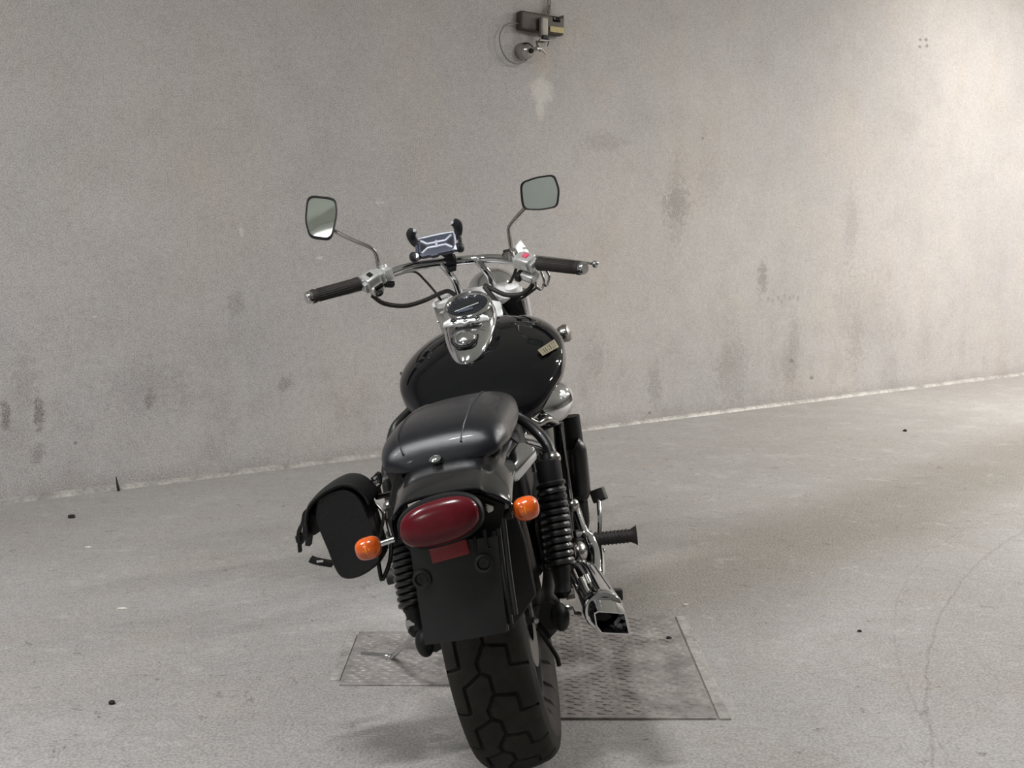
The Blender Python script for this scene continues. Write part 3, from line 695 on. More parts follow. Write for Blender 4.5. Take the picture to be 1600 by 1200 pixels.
for (u, v) in ((690, 480), (815, 456)):
    tp = P(u, v, 1.0); bx = .13 if u > 750 else -.10
    b = B(); b.tube([tp, Vector((bx, 1.24, .55))], .0195, 16, 0); fk = b.done('fork_leg', 'chrome', bike)
    b = B(); b.tube([Vector((bx, 1.235, .565)), Vector((bx, 1.50, .31))], [.027, .028], 16, 0); b.done('fork_slider', 'silver', fk)
hl = P(768, 448, 1.13)
b = B(); b.lathe([(.001, -.075), (.03, -.07), (.062, -.045), (.080, -.01), (.085, .03), (.088, .045), (.088, .055), (.001, .065)], frame(hl + Vector((0, 0, -.028)), (1, 0, 0), (0, 1, -.1)), 36); b.done('headlight', 'chrome', bike)
b = B(); b.box(T(.03, 1.06, .80), .16, .05, .10, .012); b.done('lower_clamp', 'matte', bike)
# front fender
rows = []
for i in range(25):
    a = R(-10 + 150 * i / 24); row = []
    for k in range(13):
        q = math.pi * k / 12; x = -math.cos(q) * .072; rr = .33 + .03 * (math.sin(q) ** .7)
        row.append(Vector((x, 1.5 - rr * math.cos(a), .31 + rr * math.sin(a))))
    rows.append(row)
b = B(); b.grid(rows); ff = b.done('front_fender', 'gloss', bike); md = ff.modifiers.new('Solidify', 'SOLIDIFY'); md.thickness = .004

# ---- handlebar
hp = [(486, 464, .70), (520, 455, .735), (560, 444, .775), (600, 431, .83), (630, 420, .875), (660, 414, .91), (700, 409, .935), (745, 405, .945), (775, 404, .925), (800, 407, .895), (830, 411, .85), (870, 415, .79), (908, 419, .735)]
HB = [P(*p) for p in hp]
b = B(); b.tube(HB[1:-1], .0128, 16, 6); bar = b.done('handlebar', 'chrome', bike)
def grip(a, c, rev):
    b = B(); d = (c - a); L = d.length; m_, _ = cyl_m(a, c)
    b.lathe([(.014, 0), (.0185, .002), (.019, .010), (.0165, .016), (.0175, L * .4), (.0175, L * .8), (.0195, L - .008), (.0195, L - .002), (.014, L)], m_, 28)
    g_ = b.done('grip', 'rubber', bar)
    for k in range(20):
        an = 2 * math.pi * k / 20; o = Vector((math.cos(an) * .0172, math.sin(an) * .0172, 0))
        b = B(); b.tube([m_ @ (o + Vector((0, 0, .02))), m_ @ (o + Vector((0, 0, L - .014)))], .0011, 5, 0); b.done('grip_rib', 'rubber', g_)
    b = B(); b.lathe([(.001, -.014), (.014, -.014), (.0165, -.010), (.0172, -.001), (.016, .004), (.0172, .005), (.0172, .010), (.015, .012)], m_, 24); b.done('bar_end', 'chrome', bar)
    return m_
grip(HB[0], P(562, 443, .777), False); grip(HB[-1], P(842, 412, .83), True)
def switchbox(c, ax, name, w_, h_, d_, red):
    m_ = frame(c, ax, Vector((0, -.75, 1)))
    b = B(); b.box(m_ @ T(0, 0, .006), w_, d_, h_, .007, 3); b.box(m_ @ T(0, -.012, -.016), w_ * .86, d_ * .8, h_ * .8, .007, 3)
    s_ = b.done(name, 'silver', bar, smooth=50)
    b = B(); b.box(m_ @ T(0, -.002, .006 + h_ / 2), .016 if red else .013, .017, .008, .002); b.done('switch_button', 'pink' if red else 'matte', s_, label='pink-red kill switch' if red else None)
    b = B(); b.box(m_ @ T(.002, -.012 - d_ * .4, -.006), w_ * .62, .007, .012, .002); b.done('switch_recess', 'matte', s_)
    b = B(); b.ell(m_ @ T(-.004, -.014 - d_ * .42, -.024), .012, .008, .007); b.done('horn_button', 'matte', s_)
    b = B(); b.box(m_ @ T(w_ * .62, 0, 0), .018, d_ * .9, h_ * .95, .005, 2); b.box(m_ @ T(-w_ * .60, 0, 0), .012, d_ * .84, h_ * .84, .006, 2); b.done('switch_clamp', 'silver', s_, smooth=50)
    return m_
axL = (P(602, 430, .83) - P(562, 443, .777)).normalized(); axR = (P(842, 412, .83) - P(802, 407, .895)).normalized()
swL = switchbox(P(581, 440, .792), axL, 'left_switch', .044, .036, .042, False)
swR = switchbox(P(823, 411, .85), -axR, 'right_switch', .044, .036, .042, True)
# clutch lever perch, clutch switch, levers
b = B(); b.box(frame(P(604, 428, .84), axL, (0, -.4, 1)), .026, .036, .034, .006, 2); b.tube([P(603, 430, .85), P(598, 414, .85)], [.015, .011], 12, 0); b.done('mirror_perch', 'silver', bar)
b = B(); b.box(frame(P(606, 444, .84), axL, (0, .5, 1)), .036, .02, .014, .004); b.done('clutch_switch', 'matte', bar)
b = B(); b.tube([P(602, 436, .90), P(575, 449, .87), P(530, 462, .82), P(492, 469, .775)], [.008, .007, .006, .006], 10, 6, flat=.6); b.ell(T(*P(490, 469, .772)), .010, .010, .010, 14, 8); b.done('clutch_lever', 'chrome', bar)
b = B(); b.tube([P(815, 400, .93), P(845, 402, .90), P(890, 407, .84), P(925, 412, .795)], [.009, .007, .006, .006], 10, 6, flat=.6); b.ell(T(*P(930, 413, .79)), .010, .010, .010, 16, 10); b.done('brake_lever', 'chrome', bar)
b = B(); b.tube([P(800, 405, .885), P(797, 395, .885)], .012, 12, 0); b.box(frame(P(797, 400, .90), axR, (0, -.3, 1)), .034, .03, .028, .006, 2); b.done('mirror_perch', 'chrome_dull', bar)
b = B(); b.prism([P(803, 386, .92), P(813, 374, .92), P(828, 395, .90), P(812, 400, .90)], Vector((.0, .035, -.01)), .003, 2); mc = b.done('brake_reservoir', 'silver', bar)
b = B(); b.prism([P(785, 391, .90), P(803, 387, .90), P(806, 396, .90), P(788, 400, .90)], Vector((0, .03, 0)), .003, 1); b.done('perch_cover', 'matte', mc)
b = B(); b.box(frame(P(828, 431, .862), -axR, Vector((0, -.75, 1))), .046, .036, .024, .007, 3); b.done('switch_lower_housing', 'silver', bar)
b = B(); b.box(frame(P(812, 431, .872), -axR, Vector((0, -.75, 1))), .018, .03, .022, .004, 2); b.done('brake_switch', 'matte', bar)
# throttle cable ends looping under the right switch
for (q) in ([(845, 424), (850, 440), (846, 452), (838, 448), (836, 436)], [(850, 418), (858, 432), (854, 446), (848, 443)]):
    b = B(); b.tube([P(u, v, .86) for u, v in q], .0035, 8, 5); b.done('throttle_cable_elbow', 'chrome_dull', bar)
# risers
for q in ([(690, 413, .925), (700, 424, .93), (710, 438, .955), (718, 458, .97)], [(746, 408, .935), (757, 420, .94), (766, 434, .955), (771, 452, .97)]):
    b = B(); b.tube([P(*p) for p in q], .0105, 14, 5); b.done('bar_riser', 'chrome', bar)
# cables and hoses
for name, q, r_ in (('wiring_hose', [(582, 462, .80), (600, 474, .83), (632, 478, .87), (662, 470, .90), (684, 460, .93), (700, 455, .95), (712, 462, .97)], .0065),
                    ('clutch_cable', [(612, 432, .90), (645, 424, .93), (664, 438, .95), (690, 470, .95), (704, 500, .96)], .0035),
                    ('wiring_hose', [(836, 430, .87), (831, 447, .88), (816, 459, .90), (792, 461, .91), (770, 452, .92), (758, 446, .95)], .0068),
                    ('brake_hose', [(812, 400, .93), (803, 430, .96), (790, 456, .97), (792, 478, .97), (800, 500, .99)], .0045),
                    ('wiring_hose', [(757, 448, .93), (768, 462, .92), (782, 480, .92), (792, 498, .95)], .0075),
                    ('throttle_cable', [(838, 450, .87), (822, 462, .90), (808, 472, .95), (800, 492, .98)], .0035)):
    b = B(); b.tube([P(*p) for p in q], r_, 10, 6); b.done(name, 'rubber', bar)

# ---- mirrors
def mirror(poly, Y0, tu, tv, stem, fac):
    uc = sum(p[0] for p in poly) / len(poly); vc = sum(p[1] for p in poly) / len(poly)
    q = [P(u, v, Y0 + tu * (u - uc) + tv * (v - vc)) for u, v in poly]
    c = sum(q, Vector()) / len(q); n = (q[1] - q[0]).cross(q[-1] - q[0]).normalized()
    if n.y > 0: n = -n
    q2, _ = [], None
    N = len(q); pts = []
    for i in range(N):          # round the corners
        a, p, d = q[i - 1], q[i], q[(i + 1) % N]
        for t in (0, .25, .5, .75, 1):
            e0, e1 = p.lerp(a, .30), p.lerp(d, .30)
            pts.append(e0.lerp(p, t).lerp(p.lerp(e1, t), t))
    def ring(sc, off): return [c + (p - c) * sc + n * off for p in pts]
    b = B(); b.grid([ring(.25, -.026), ring(.6, -.022), ring(.9, -.013), ring(1.02, -.003), ring(1.02, .001)], closed_v=True, cap=True)
    sh = b.done('mirror_shell', 'chrome', bar)
    b = B(); b.grid([ring(1.035, -.003), ring(1.035, .003), ring(.99, .005), ring(.93, .0035), ring(.93, -.001)], closed_v=True); b.done('mirror_rim', 'plastic', sh)
    b = B(); b.grid([ring(.95, .0005), ring(.95, .0022), ring(.01, .0024)], closed_v=True, cap=True); b.done('mirror_glass', 'mirror', sh, smooth=20)
    b = B(); b.tube([P(*p) for p in stem], [.0058, .0052, .0052, .0055, .007][:len(stem)], 12, 5); b.done('mirror_stem', 'chrome_dull', sh)
mirror([(481, 306), (524, 311), (527, 333), (518, 375), (484, 371), (477, 345)], .80, 0.00018, -0.00081, [(517, 358, .815), (548, 374, .815), (577, 386, .82), (587, 396, .83), (592, 418, .85)], 1)
mirror([(813, 286), (838, 277), (866, 273), (874, 296), (871, 323), (845, 328), (817, 327)], .80, -.0003, .00003, [(829, 316, .815), (808, 338, .83), (797, 352, .85), (795, 362, .86), (800, 392, .885)], 1)

# ---- engine, air cleaner, exhaust (right flank is what shows)
b = B(); b.box(T(.0, .62, .34), .26, .34, .20, .05, 4); b.box(T(0, .48, .33), .20, .20, .16, .04, 3); eng = b.done('engine', 'matte', bike, smooth=60)
for yy, tilt in ((.56, -22), (.74, 24)):
    base = Vector((.0, yy, .42)); d = Vector((0, math.sin(R(tilt)), math.cos(R(tilt)))); m_ = frame(base, (1, 0, 0), d)
    b = B()
    b.lathe([(.055, 0), (.055, .18), (.001, .18)], m_, 24)
    for k in range(9): b.box(m_ @ T(0, 0, .02 + k * .018), .155, .14, .0045, .001, 1)
    b.box(m_ @ T(0, 0, .205), .13, .12, .05, .015, 3); b.done('cylinder', 'matte', eng)
b = B(); b.lathe([(.001, .0), (.08, 0), (.085, -.008), (.085, -.03), (.001, -.03)], frame((.163, .62, .33), (0, 1, 0), (1, 0, 0)), 36); b.done('crankcase_cover', 'dusty', eng)
b = B(); b.lathe([(.001, .0), (.08, 0), (.085, -.008), (.085, -.03), (.001, -.03)], frame((-.163, .62, .33), (0, 1, 0), (-1, 0, 0)), 36); b.done('crankcase_cover', 'dusty', eng)
# chrome air cleaner bulging out under the tank
ac = P(862, 630, .46)
m_ = frame(ac, (0, 1, 0), (.8, -.45, .3))
b = B(); b.ell(m_, .078, .05, .05, 32, 20); ac_o = b.done('air_cleaner', 'chrome', bike)
b = B(); b.lathe([(.04, -.07), (.052, -.05), (.054, -.01)], m_, 28, cap=True); b.done('cleaner_base', 'matte', ac_o)
b = B(); b.lathe([(.001, -.006), (.008, -.006), (.009, .0), (.001, .004)], frame(ac + Vector((.035, -.035, .02)), (0, 1, 0), (.8, -.5, .3)), 16); b.done('cleaner_bolt', 'white_metal', ac_o)
b = B(); b.tube([P(818, 645, .40), P(834, 622, .42), P(850, 612, .45)], [.012, .02, .022], 14, 5); b.done('intake_hose', 'plastic', bike)
b = B(); b.tube([P(828, 655, .36), P(842, 662, .37), P(856, 655, .38), P(870, 660, .42)], [.006, .008, .008, .006], 10, 5); b.done('breather_pipe', 'chrome_dull', bike)
# black frame down tubes and the canister at the right
b = B(); b.tube([P(890, 650, .62), P(897, 700, .62)], [.026, .026], 16, 0); b.done('radiator_shroud', 'plastic', bike)
b = B(); b.tube([P(896, 697, .60), P(900, 705, .60), P(906, 768, .60), P(903, 780, .60)], [.024, .028, .028, .015], 16, 3); b.done('canister', 'dusty', bike)
b = B(); b.tube([P(876, 668, .52), P(884, 720, .50), P(893, 780, .48)], .0042, 8, 4); b.done('push_rod', 'chrome', bike)
b = B(); b.ell(T(*P(895, 789, .47)), .0165, .018, .0165, 20, 12); b.done('chrome_dome', 'chrome_dull', bike)
b = B(); b.tube([P(872, 660, .55), P(880, 745, .5), P(889, 830, .48)], .014, 12, 4); b.tube([P(903, 775, .62), P(906, 815, .6), P(900, 850, .58)], [.024, .026, .022], 14, 4); b.done('frame_tube', 'matte', bike)
b = B(); b.box(frame(P(905, 833, .50), (1, 0, .1), (0, -.3, 1)), .018, .02, .012, .003); b.done('hose_clip', 'silver', bike)
b = B(); b.box(T(.135, .36, .34), .07, .16, .16, .03, 3); b.done('side_case', 'matte', bike)
b = B(); b.ell(T(*P(905, 862, .38)), .02, .03, .026); b.tube([P(896, 852, .36), P(900, 868, .36), P(912, 872, .38)], .007, 8, 4); b.done('brake_cylinder', 'chrome_dull', bike)
# left flank
b = B(); b.tube([(-.13, .9, .62), (-.12, .80, .25), (-.12, .62, .20), (-.11, .35, .24)], .016, 12, 6); b.done('frame_cradle', 'matte', bike)
b = B(); b.tube([(.13, .9, .62), (.12, .80, .25), (.12, .62, .20), (.11, .35, .24)], .016, 12, 6); b.done('frame_cradle', 'matte', bike)
# exhaust: header sweeping round the foot, muffler, slash-cut tip
b = B(); b.tube([(.07, .66, .56), (.16, .72, .48), P(908, 822, .52), P(920, 842, .50), P(929, 868, .46), P(930, 898, .38), P(926, 922, .30), P(912, 912, .22)], [.018, .02, .012, .020, .024, .025, .025, .023], 18, 6); b.done('exhaust_header', 'chrome', bike)
mA, mB = P(908, 893, .25), P(944, 955, -.08)
b = B(); m_, L = cyl_m(mA, mB)
b.lathe([(.018, -.02), (.026, .0), (.034, .03), (.0395, .10), (.040, L - .03), (.0405, L - .005), (.038, L), (.030, L + .001), (.029, L - .03)], m_, 36, cap=False); mf = b.done('muffler', 'chrome', bike)
dd = (mB - mA).normalized()
tipf = [P(u, v, -.13) for u, v in ((928, 958), (934, 955), (978, 958), (986, 992), (940, 990), (931, 978))]
rows = []
cc = sum(tipf, Vector()) / 6
def rs(pts, n=24):
    q = []
    N = len(pts)
    for i in range(N):
        for t in range(n // N): q.append(pts[i].lerp(pts[(i + 1) % N], t / (n // N)))
    return q
outer = rs(tipf)
# rings from the muffler end to the slash-cut mouth, then back inside
mo = []
for p in outer:
    r0 = p - cc; r0 = r0 - dd * r0.dot(dd); r0 = r0.normalized() * .037; mo.append(mB - dd * .02 + r0)
rows = [mo, [a.lerp(c, .45) for a, c in zip(mo, outer)], outer, [cc + (p - cc) * .9 for p in outer], [cc + (p - cc) * .86 + (-dd) * .07 for p in outer]]
b = B(); b.grid(rows, closed_v=True, cap=False); b.done('exhaust_tip', 'chrome', mf, smooth=35)
b = B(); b.grid([[cc + (p - cc) * .885 - dd * .008 for p in outer], [cc + (p - cc) * .84 - dd * .08 for p in outer], [cc + (p - cc) * .02 - dd * .085 for p in outer]], closed_v=True, cap=False); b.done('exhaust_bore', 'gloss', mf)
b = B(); m_, L = cyl_m(P(884, 866, .12), P(905, 913, .02)); b.lathe([(.005, 0), (.005, L), (.009, L), (.009, L + .01), (.001, L + .012)], m_, 12); b.done('brake_rod', 'chrome_dull', bike)
for (u0, v0, u1, v1, Y) in ((907, 905, 922, 935, 0.0), (915, 900, 932, 938, .03)):
    b = B(); b.tube([P(u0, v0, Y), P(u1, v1, Y - .05)], .007, 10, 0); b.done('muffler_bracket', 'chrome_dull', mf)
b = B(); b.lathe([(.010, -.006), (.010, .006), (.001, .008)], frame(P(892, 955, -.03), (0, 0, 1), (1, 0, 0)), 6); b.tube([P(886, 948, -.02), P(896, 958, -.03), P(906, 960, -.02)], .006, 8, 3); b.done('axle_adjuster', 'chrome_dull', bike)
b = B(); b.tube([P(880, 950, -.05), P(884, 965, -.06)], .005, 8, 0); b.done('adjuster_bolt', 'white_metal', bike)
# brake caliper bracket and torque rod on the right of the wheel
b = B(); b.prism([P(838, 975, .02), P(850, 965, .02), P(866, 968, .02), P(872, 985, .02), P(858, 1000, .02), P(842, 995, .02)], Vector((0, .03, 0)), .004, 2); cb = b.done('caliper_bracket', 'dusty', bike)
for u, v in ((837, 970), (854, 958)):
    b = B(); b.lathe([(.001, .006), (.005, .006), (.0075, .0), (.0075, -.012), (.001, -.012)], frame(P(u, v, .0), (1, 0, 0), (0.3, -1, .1)), 12); b.done('bracket_bolt', 'silver', cb)
b = B(); b.tube([P(840, 982, .0), P(868, 1022, .0), P(874, 1040, .0)], .005, 8, 3); b.done('torque_rod', 'matte', cb)
# footpegs and brake pedal
pa, pc = P(925, 843, .50), P(995, 836, .50)
b = B(); m_, L = cyl_m(pa, pc); b.lathe([(.012, -.06), (.012, 0), (.0165, 0), (.0165, L * .86), (.023, L * .97), (.026, L), (.001, L)], m_, 20); peg = b.done('rider_footpeg', 'rubber', bike)
for k in range(9):
    b = B(); b.lathe([(.0165, -.002), (.0185, -.001), (.0185, .001), (.0165, .002)], m_ @ T(0, 0, L * (.1 + .085 * k)), 20, cap=False); b.done('peg_ring', 'rubber', peg)
b = B(); b.tube([P(905, 850, .52), P(925, 846, .50)], .014, 12, 0); b.ell(T(*P(939, 861, .50)), .012, .012, .008, 12, 8); b.done('peg_mount', 'chrome_dull', peg)
b = B(); b.tube([(-.13, .50, .31), (-.26, .50, .30), (-.31, .5, .30)], [.014, .017, .022], 16, 2); b.done('rider_footpeg', 'rubber', bike)
b = B(); b.tube([P(937, 845, .56), P(938, 815, .58), P(936, 782, .62)], .0062, 10, 3, flat=1.4); bp = b.done('brake_pedal', 'chrome', bike)
b = B(); b.box(frame(P(934, 774, .625), (1, 0, .18), (0, -.8, .45)), .036, .034, .012, .005, 3); b.done('pedal_pad', 'rubber', bp)
b = B(); b.box(frame(P(936, 773.5, .635), (1, 0, .18), (0, -.8, .45)), .041, .036, .006, .003, 2); b.done('pedal_plate', 'chrome', bp)
# low foot of the front frame seen past the muffler
b = B(); b.prism([P(942, 924, .62), P(973, 923, .62), P(974, 938, .62), P(962, 942, .62), P(944, 938, .62)], Vector((0, .03, 0)), .004, 2); b.tube([(.10, .60, .215), P(945, 931, .635)], .010, 10, 0); b.done('lower_bracket', 'dusty', bike)
# ---- front turn signal stalk at the right of the tank
fs = P(877, 523, .98)
b = B(); b.lathe([(.006, -.05), (.010, -.03), (.024, .0), (.027, .015), (.022, .026), (.001, .03)], frame(fs, (0, 1, 0), (1, -.25, .15)), 24); b.done('front_turn_signal', 'chrome_dull', bike)
fs2 = P(690, 519, .98)
b = B(); b.tube([P(698, 500, .96), P(683, 503, .96)], .004, 8, 0); b.done('choke_knob', 'chrome_dull', bike)

# ---- side stand, bag rails
gz = lambda x: -x * math.tan(R(12.3))
k0 = Vector((-.12, .52, .24)); k1 = P(610, 1026, .40); k2 = P(566, 1021, .45)
foot = BI @ G(566, 1022, .006); bend = BI @ G(612, 1026, .012); up_ = P(652, 990, .30)
b = B(); b.tube([Vector((-.11, .30, .25)), up_, bend.lerp(up_, .12), bend, bend.lerp(foot, .2), foot], .0075, 12, 4); b.done('side_stand', 'chrome', bike)
for q, r_, m_ in (([(588, 788, -.12), (599, 802, -.13), (597, 822, -.14), (592, 842, -.15)], .0035, 'chrome_dull'), ([(604, 800, -.1), (605, 815, -.1), (611, 838, -.12)], .0035, 'chrome_dull'),
                  ([(612, 850, -.1), (609, 878, -.12), (598, 905, -.12), (594, 895, -.12), (589, 862, -.12)], .0045, 'matte'),
                  ([(580, 760, -.05), (598, 750, -.05), (616, 745, -.04)], .0055, 'chrome_dull'), ([(588, 777, -.08), (604, 773, -.06), (616, 770, -.04)], .0055, 'chrome_dull')):
    b = B(); b.tube([P(*p) for p in q], r_, 8, 4); b.done('bag_rail', m_, bike)

# ---------------------------------------------------------------- saddlebag (its own thing, hung on the rails)
bc = BIKE @ P(548, 830, -.05)
bag = empty('saddlebag', None, 'black leather saddlebag hanging on the left of the motorcycle, straps dangling', 'bag', mw=BIKE)
out_ = [(497, 774), (516, 763), (536, 758), (552, 763), (566, 776), (574, 792), (583, 815), (593, 850), (598, 872), (586, 886), (567, 898), (548, 903), (534, 899), (524, 884), (514, 858), (503, 832), (494, 806)]
def bagring(Y, sc, sh=0.):
    pts = [P(u, v, -.16) for u, v in out_]; c = sum(pts, Vector()) / len(pts)
    q, _ = catmull(pts + [pts[0]], [0] * (len(pts) + 1), 3); q = q[:-1]
    return [Vector((c.x + (p.x - c.x) * sc + sh, Y, c.z + (p.z - c.z) * sc)) for p in q]
b = B(); b.grid([bagring(-.176, .80), bagring(-.177, .93), bagring(-.172, .98), bagring(-.16, 1.0), bagring(-.14, 1.005), bagring(-.11, 1.01), bagring(-.09, .99), bagring(-.075, .93), bagring(-.07, .8)], closed_v=True, cap=True)
b.done('bag_body', 'bag', bag, smooth=50)
# lid: wraps the top and hangs outboard
lid = [(484, 836), (481, 812), (484, 792), (494, 778), (514, 763), (536, 754), (556, 757), (572, 770), (580, 784)]
def lidrow(Y, k): return [P(u, v, -.16) for u, v in lid]
base = [P(u, v, -.16) for u, v in lid]; base, _ = catmull(base, [0] * len(base), 4)
cen = P(545, 830, -.16); rows = []
for Y, s_ in ((-.177, .96), (-.178, .99), (-.172, 1.01), (-.12, 1.02), (-.085, 1.00), (-.070, .95)):
    rows.append([Vector((cen.x + (p.x - cen.x) * s_, Y, cen.z + (p.z - cen.z) * s_)) for p in base])
b = B(); b.grid(rows); ld = b.done('bag_lid', 'bag', bag, smooth=50); md = ld.modifiers.new('Solidify', 'SOLIDIFY'); md.thickness = .005; md.offset = 0
b = B(); b.tube(rows[1], .002, 6, 0); b.done('lid_piping', 'bag', ld)
b = B(); b.prism([P(484, 832, -.16), P(480, 815, -.16), P(486, 800, -.16), P(500, 812, -.16), P(504, 828, -.16), P(490, 838, -.16)], Vector((0, .08, 0)), .004, 2); b.done('bag_side_pocket', 'bag', bag)
def strap(pts, wd, th=.0028):
    b = B(); q, _ = catmull([Vector(p) for p in pts], [0] * len(pts), 4); rows = []
    for i, p in enumerate(q):
        t = (q[min(i + 1, len(q) - 1)] - q[max(i - 1, 0)]).normalized(); n_ = t.cross(Vector((0, 1, 0))).normalized()
        rows.append([p + Vector((0, -wd, 0)) + n_ * th, p + Vector((0, wd, 0)) + n_ * th, p + Vector((0, wd, 0)) - n_ * th, p + Vector((0, -wd, 0)) - n_ * th])
    return b.grid(rows, closed_v=True, cap=True)
s1_ = strap([P(*p) for p in ((486, 792, -.10), (477, 800, -.10), (474, 815, -.10), (468, 828, -.10), (467, 842, -.10))], .010).done('strap', 'bag', bag)
strap([P(*p) for p in ((468, 838, -.10), (468, 850, -.10), (469, 862, -.10))], .006).done('strap_end', 'bag', s1_)
b = B(); b.box(frame(P(468, 840, -.10), (0, 1, 0), (1, 0, 0)), .028, .014, .010, .002); b.done('buckle', 'matte', s1_)
strap([P(*p) for p in ((484, 796, -.04), (478, 815, -.04), (475, 840, -.04), (472, 848, -.04))], .010).done('strap', 'bag', bag)
strap([P(*p) for p in ((484, 832, -.12), (483, 842, -.12), (482, 851, -.12))], .010, .005).done('strap_end', 'bag', bag)
s2_ = strap([P(*p) for p in ((520, 881, -.12), (506, 879, -.12), (492, 876, -.12), (485, 873, -.12))], .010, .0045).done('strap', 'bag', bag)
b = B(); b.box(frame(P(500, 877, -.133), (1, 0, -.1), (0, -1, 0)), .013, .004, .002); b.done('buckle', 'silver', s2_, smooth=0)
# buckled straps that tie the bag to the rail
for q, w_ in (([(570, 775, -.08), (578, 758, -.09), (590, 740, -.09), (594, 752, -.09), (588, 772, -.09)], .008), ([(582, 745, -.03), (590, 760, -.03), (594, 772, -.03)], .008)):
    strap([P(*p) for p in q], w_, .003).done('tie_strap', 'bag', bag)
b = B(); b.tube([P(u, v, -.105) for u, v in ((570, 770), (574, 762), (582, 764), (584, 776), (576, 780), (570, 770))], .003, 8, 4); b.done('tie_buckle', 'chrome', bag)
b = B(); b.tube([P(u, v, -.105) for u, v in ((584, 748), (589, 746), (592, 754), (588, 758))], .003, 8, 4); b.done('tie_buckle', 'chrome', bag)

# ---------------------------------------------------------------- phone holder clamped on the bar
ph = empty('phone_holder', None, 'empty black and grey phone holder clamped on the handlebar', 'phone holder', mw=BIKE)
pc_ = P(683, 384, .90); pxd = (P(714, 380, .90) - P(652, 392, .90)).normalized()
hm = frame(pc_, pxd, Vector((0, -.72, .70)))
b = B(); b.prism([hm @ Vector((x, y, -.007)) for x, y in ((-.052, -.026), (-.045, -.034), (-.022, -.034), (-.016, -.039), (-.002, -.039), (.004, -.034), (.045, -.034), (.053, -.026), (.053, .026), (.045, .034), (.022, .036), (-.045, .032), (-.052, .026))], hm.to_3x3() @ Vector((0, 0, .012)), .002, 2)
tray = b.done('tray', 'holder', ph)
for sx in (-1, 1):
    for sy in (-1, 1):
        b = B(); b.tube([hm @ Vector((sx * .003, sy * .008, .006)), hm @ Vector((sx * .026, sy * .008, .006)), hm @ Vector((sx * .044, sy * .024, .006))], .0038, 8, 0); b.done('ridge', 'holder_light', tray)
b = B(); b.box(hm @ T(0, 0, .007), .007, .028, .005, .001); b.done('badge_bar', 'holder_light', tray)
for sx in (-1, 1):
    b = B(); b.prism([hm @ Vector((sx * x, y, .0045)) for x, y in ((.030, 0), (.046, .016), (.046, -.016))], hm.to_3x3() @ Vector((0, 0, .002)), 0); b.done('grip_pad', 'holder_dark', tray)
b = B(); b.tube([hm @ Vector(p) for p in ((-.05, .034, .006), (.0, .036, .006), (.046, .034, .006), (.053, .024, .006), (.053, -.024, .006), (.044, -.034, .006))], .003, 8, 3); b.done('tray_edge', 'holder_light', tray)
for sx, sy in ((-1, 1), (-1, -1), (1, 1), (1, -1)):
    h = 1 if sy > 0 else .6
    q = [hm @ Vector((sx * x, sy * y, z)) for x, y, z in ((.048, .020, -.004), (.060, .026, .000), (.066, .034, .010 * h), (.066, .040, .026 * h), (.058, .043, .036 * h))]
    b = B(); b.tube(q, [.008, .0095, .0105, .0125, .010], 10, 4, flat=1.2); cw = b.done('corner_claw', 'holder_dark', ph)
    b = B(); b.tube([hm @ Vector((sx * .059, sy * .037, .012 * h)), hm @ Vector((sx * .057, sy * .042, .036 * h))], .0075, 8, 0); b.done('claw_pad', 'holder_light', cw)
b = B(); b.tube([hm @ Vector((.063, -.034, 0)), hm @ Vector((.066, 0, -.003)), hm @ Vector((.063, .034, 0))], .006, 8, 3); b.done('side_rail', 'holder_dark', ph)
b = B(); b.tube([hm @ Vector((-.058, -.030, 0)), hm @ Vector((-.058, 0, -.003)), hm @ Vector((-.058, .030, 0))], .005, 8, 3); b.done('side_rail', 'holder', ph)
bb = P(704, 409, .936); bd = (P(745, 405, .945) - P(660, 414, .91)).normalized(); m_ = frame(bb, (0, 0, 1), bd)
b = B(); b.lathe([(.0130, -.014), (.0205, -.014), (.0215, -.011), (.0215, .011), (.0205, .014), (.0130, .014)], m_, 20, cap=False); b.box(frame(bb + Vector((0, -.012, .017)), bd, (0, -.6, 1)), .026, .03, .022, .004); b.box(frame(bb + Vector((0, -.010, -.018)), bd, (0, -.3, 1)), .024, .026, .016, .004)
b.done('bar_clamp', 'holder_dark', ph)
b = B(); b.tube([bb + Vector((0, -.006, .018)), pc_ + (hm.to_3x3() @ Vector((.012, -.01, -.012)))], [.012, .014], 12, 0); b.done('ball_joint', 'holder_dark', ph)

# ---------------------------------------------------------------- detector on the wall
wx, wz = W(839, 40)
MW = Matrix.Translation(WA + WD * wx + Vector((0, 0, wz))) @ Matrix((WD, -WN, Vector((0, 0, 1)))).transposed().to_4x4()   # x along wall, y into wall, z up
def w_(u, v, y=-.03):
    a, z = W(u, v); return Vector((a - wx, y, z - wz))
det = empty('wall_detector', None, 'brown detector box with bracket and ball sensor on the concrete wall above the motorcycle', 'detector', mw=MW)
x0, x1 = w_(805, 40).x, w_(872, 40).x; z0, z1 = w_(839, 53).z, w_(839, 24).z
b = B(); b.box(Matrix.Translation(((x0 + x1) / 2, -.028, (z0 + z1) / 2)) @ Matrix.Rotation(R(1.5), 4, 'Y'), x1 - x0, .052, z1 - z0, .012, 3); b.done('detector_box', 'brown_box', det)
c_ = w_(860, 49, -.057); b = B(); b.box(T(*c_), w_(868, 49).x - w_(846, 49).x, .006, abs(w_(839, 45).z - w_(839, 54).z), .001, 1); b.done('label_plate', 'brass', det)
c_ = w_(860, 33, -.056); b = B(); b.box(T(*c_), .045, .005, .026, .004, 2); b.done('dark_window', 'gloss', det)
c_ = w_(871.5, 39, -.03); b = B(); b.box(T(*c_), .010, .05, z1 - z0 - .01, .003, 1); b.done('end_cap', 'bracket', det)
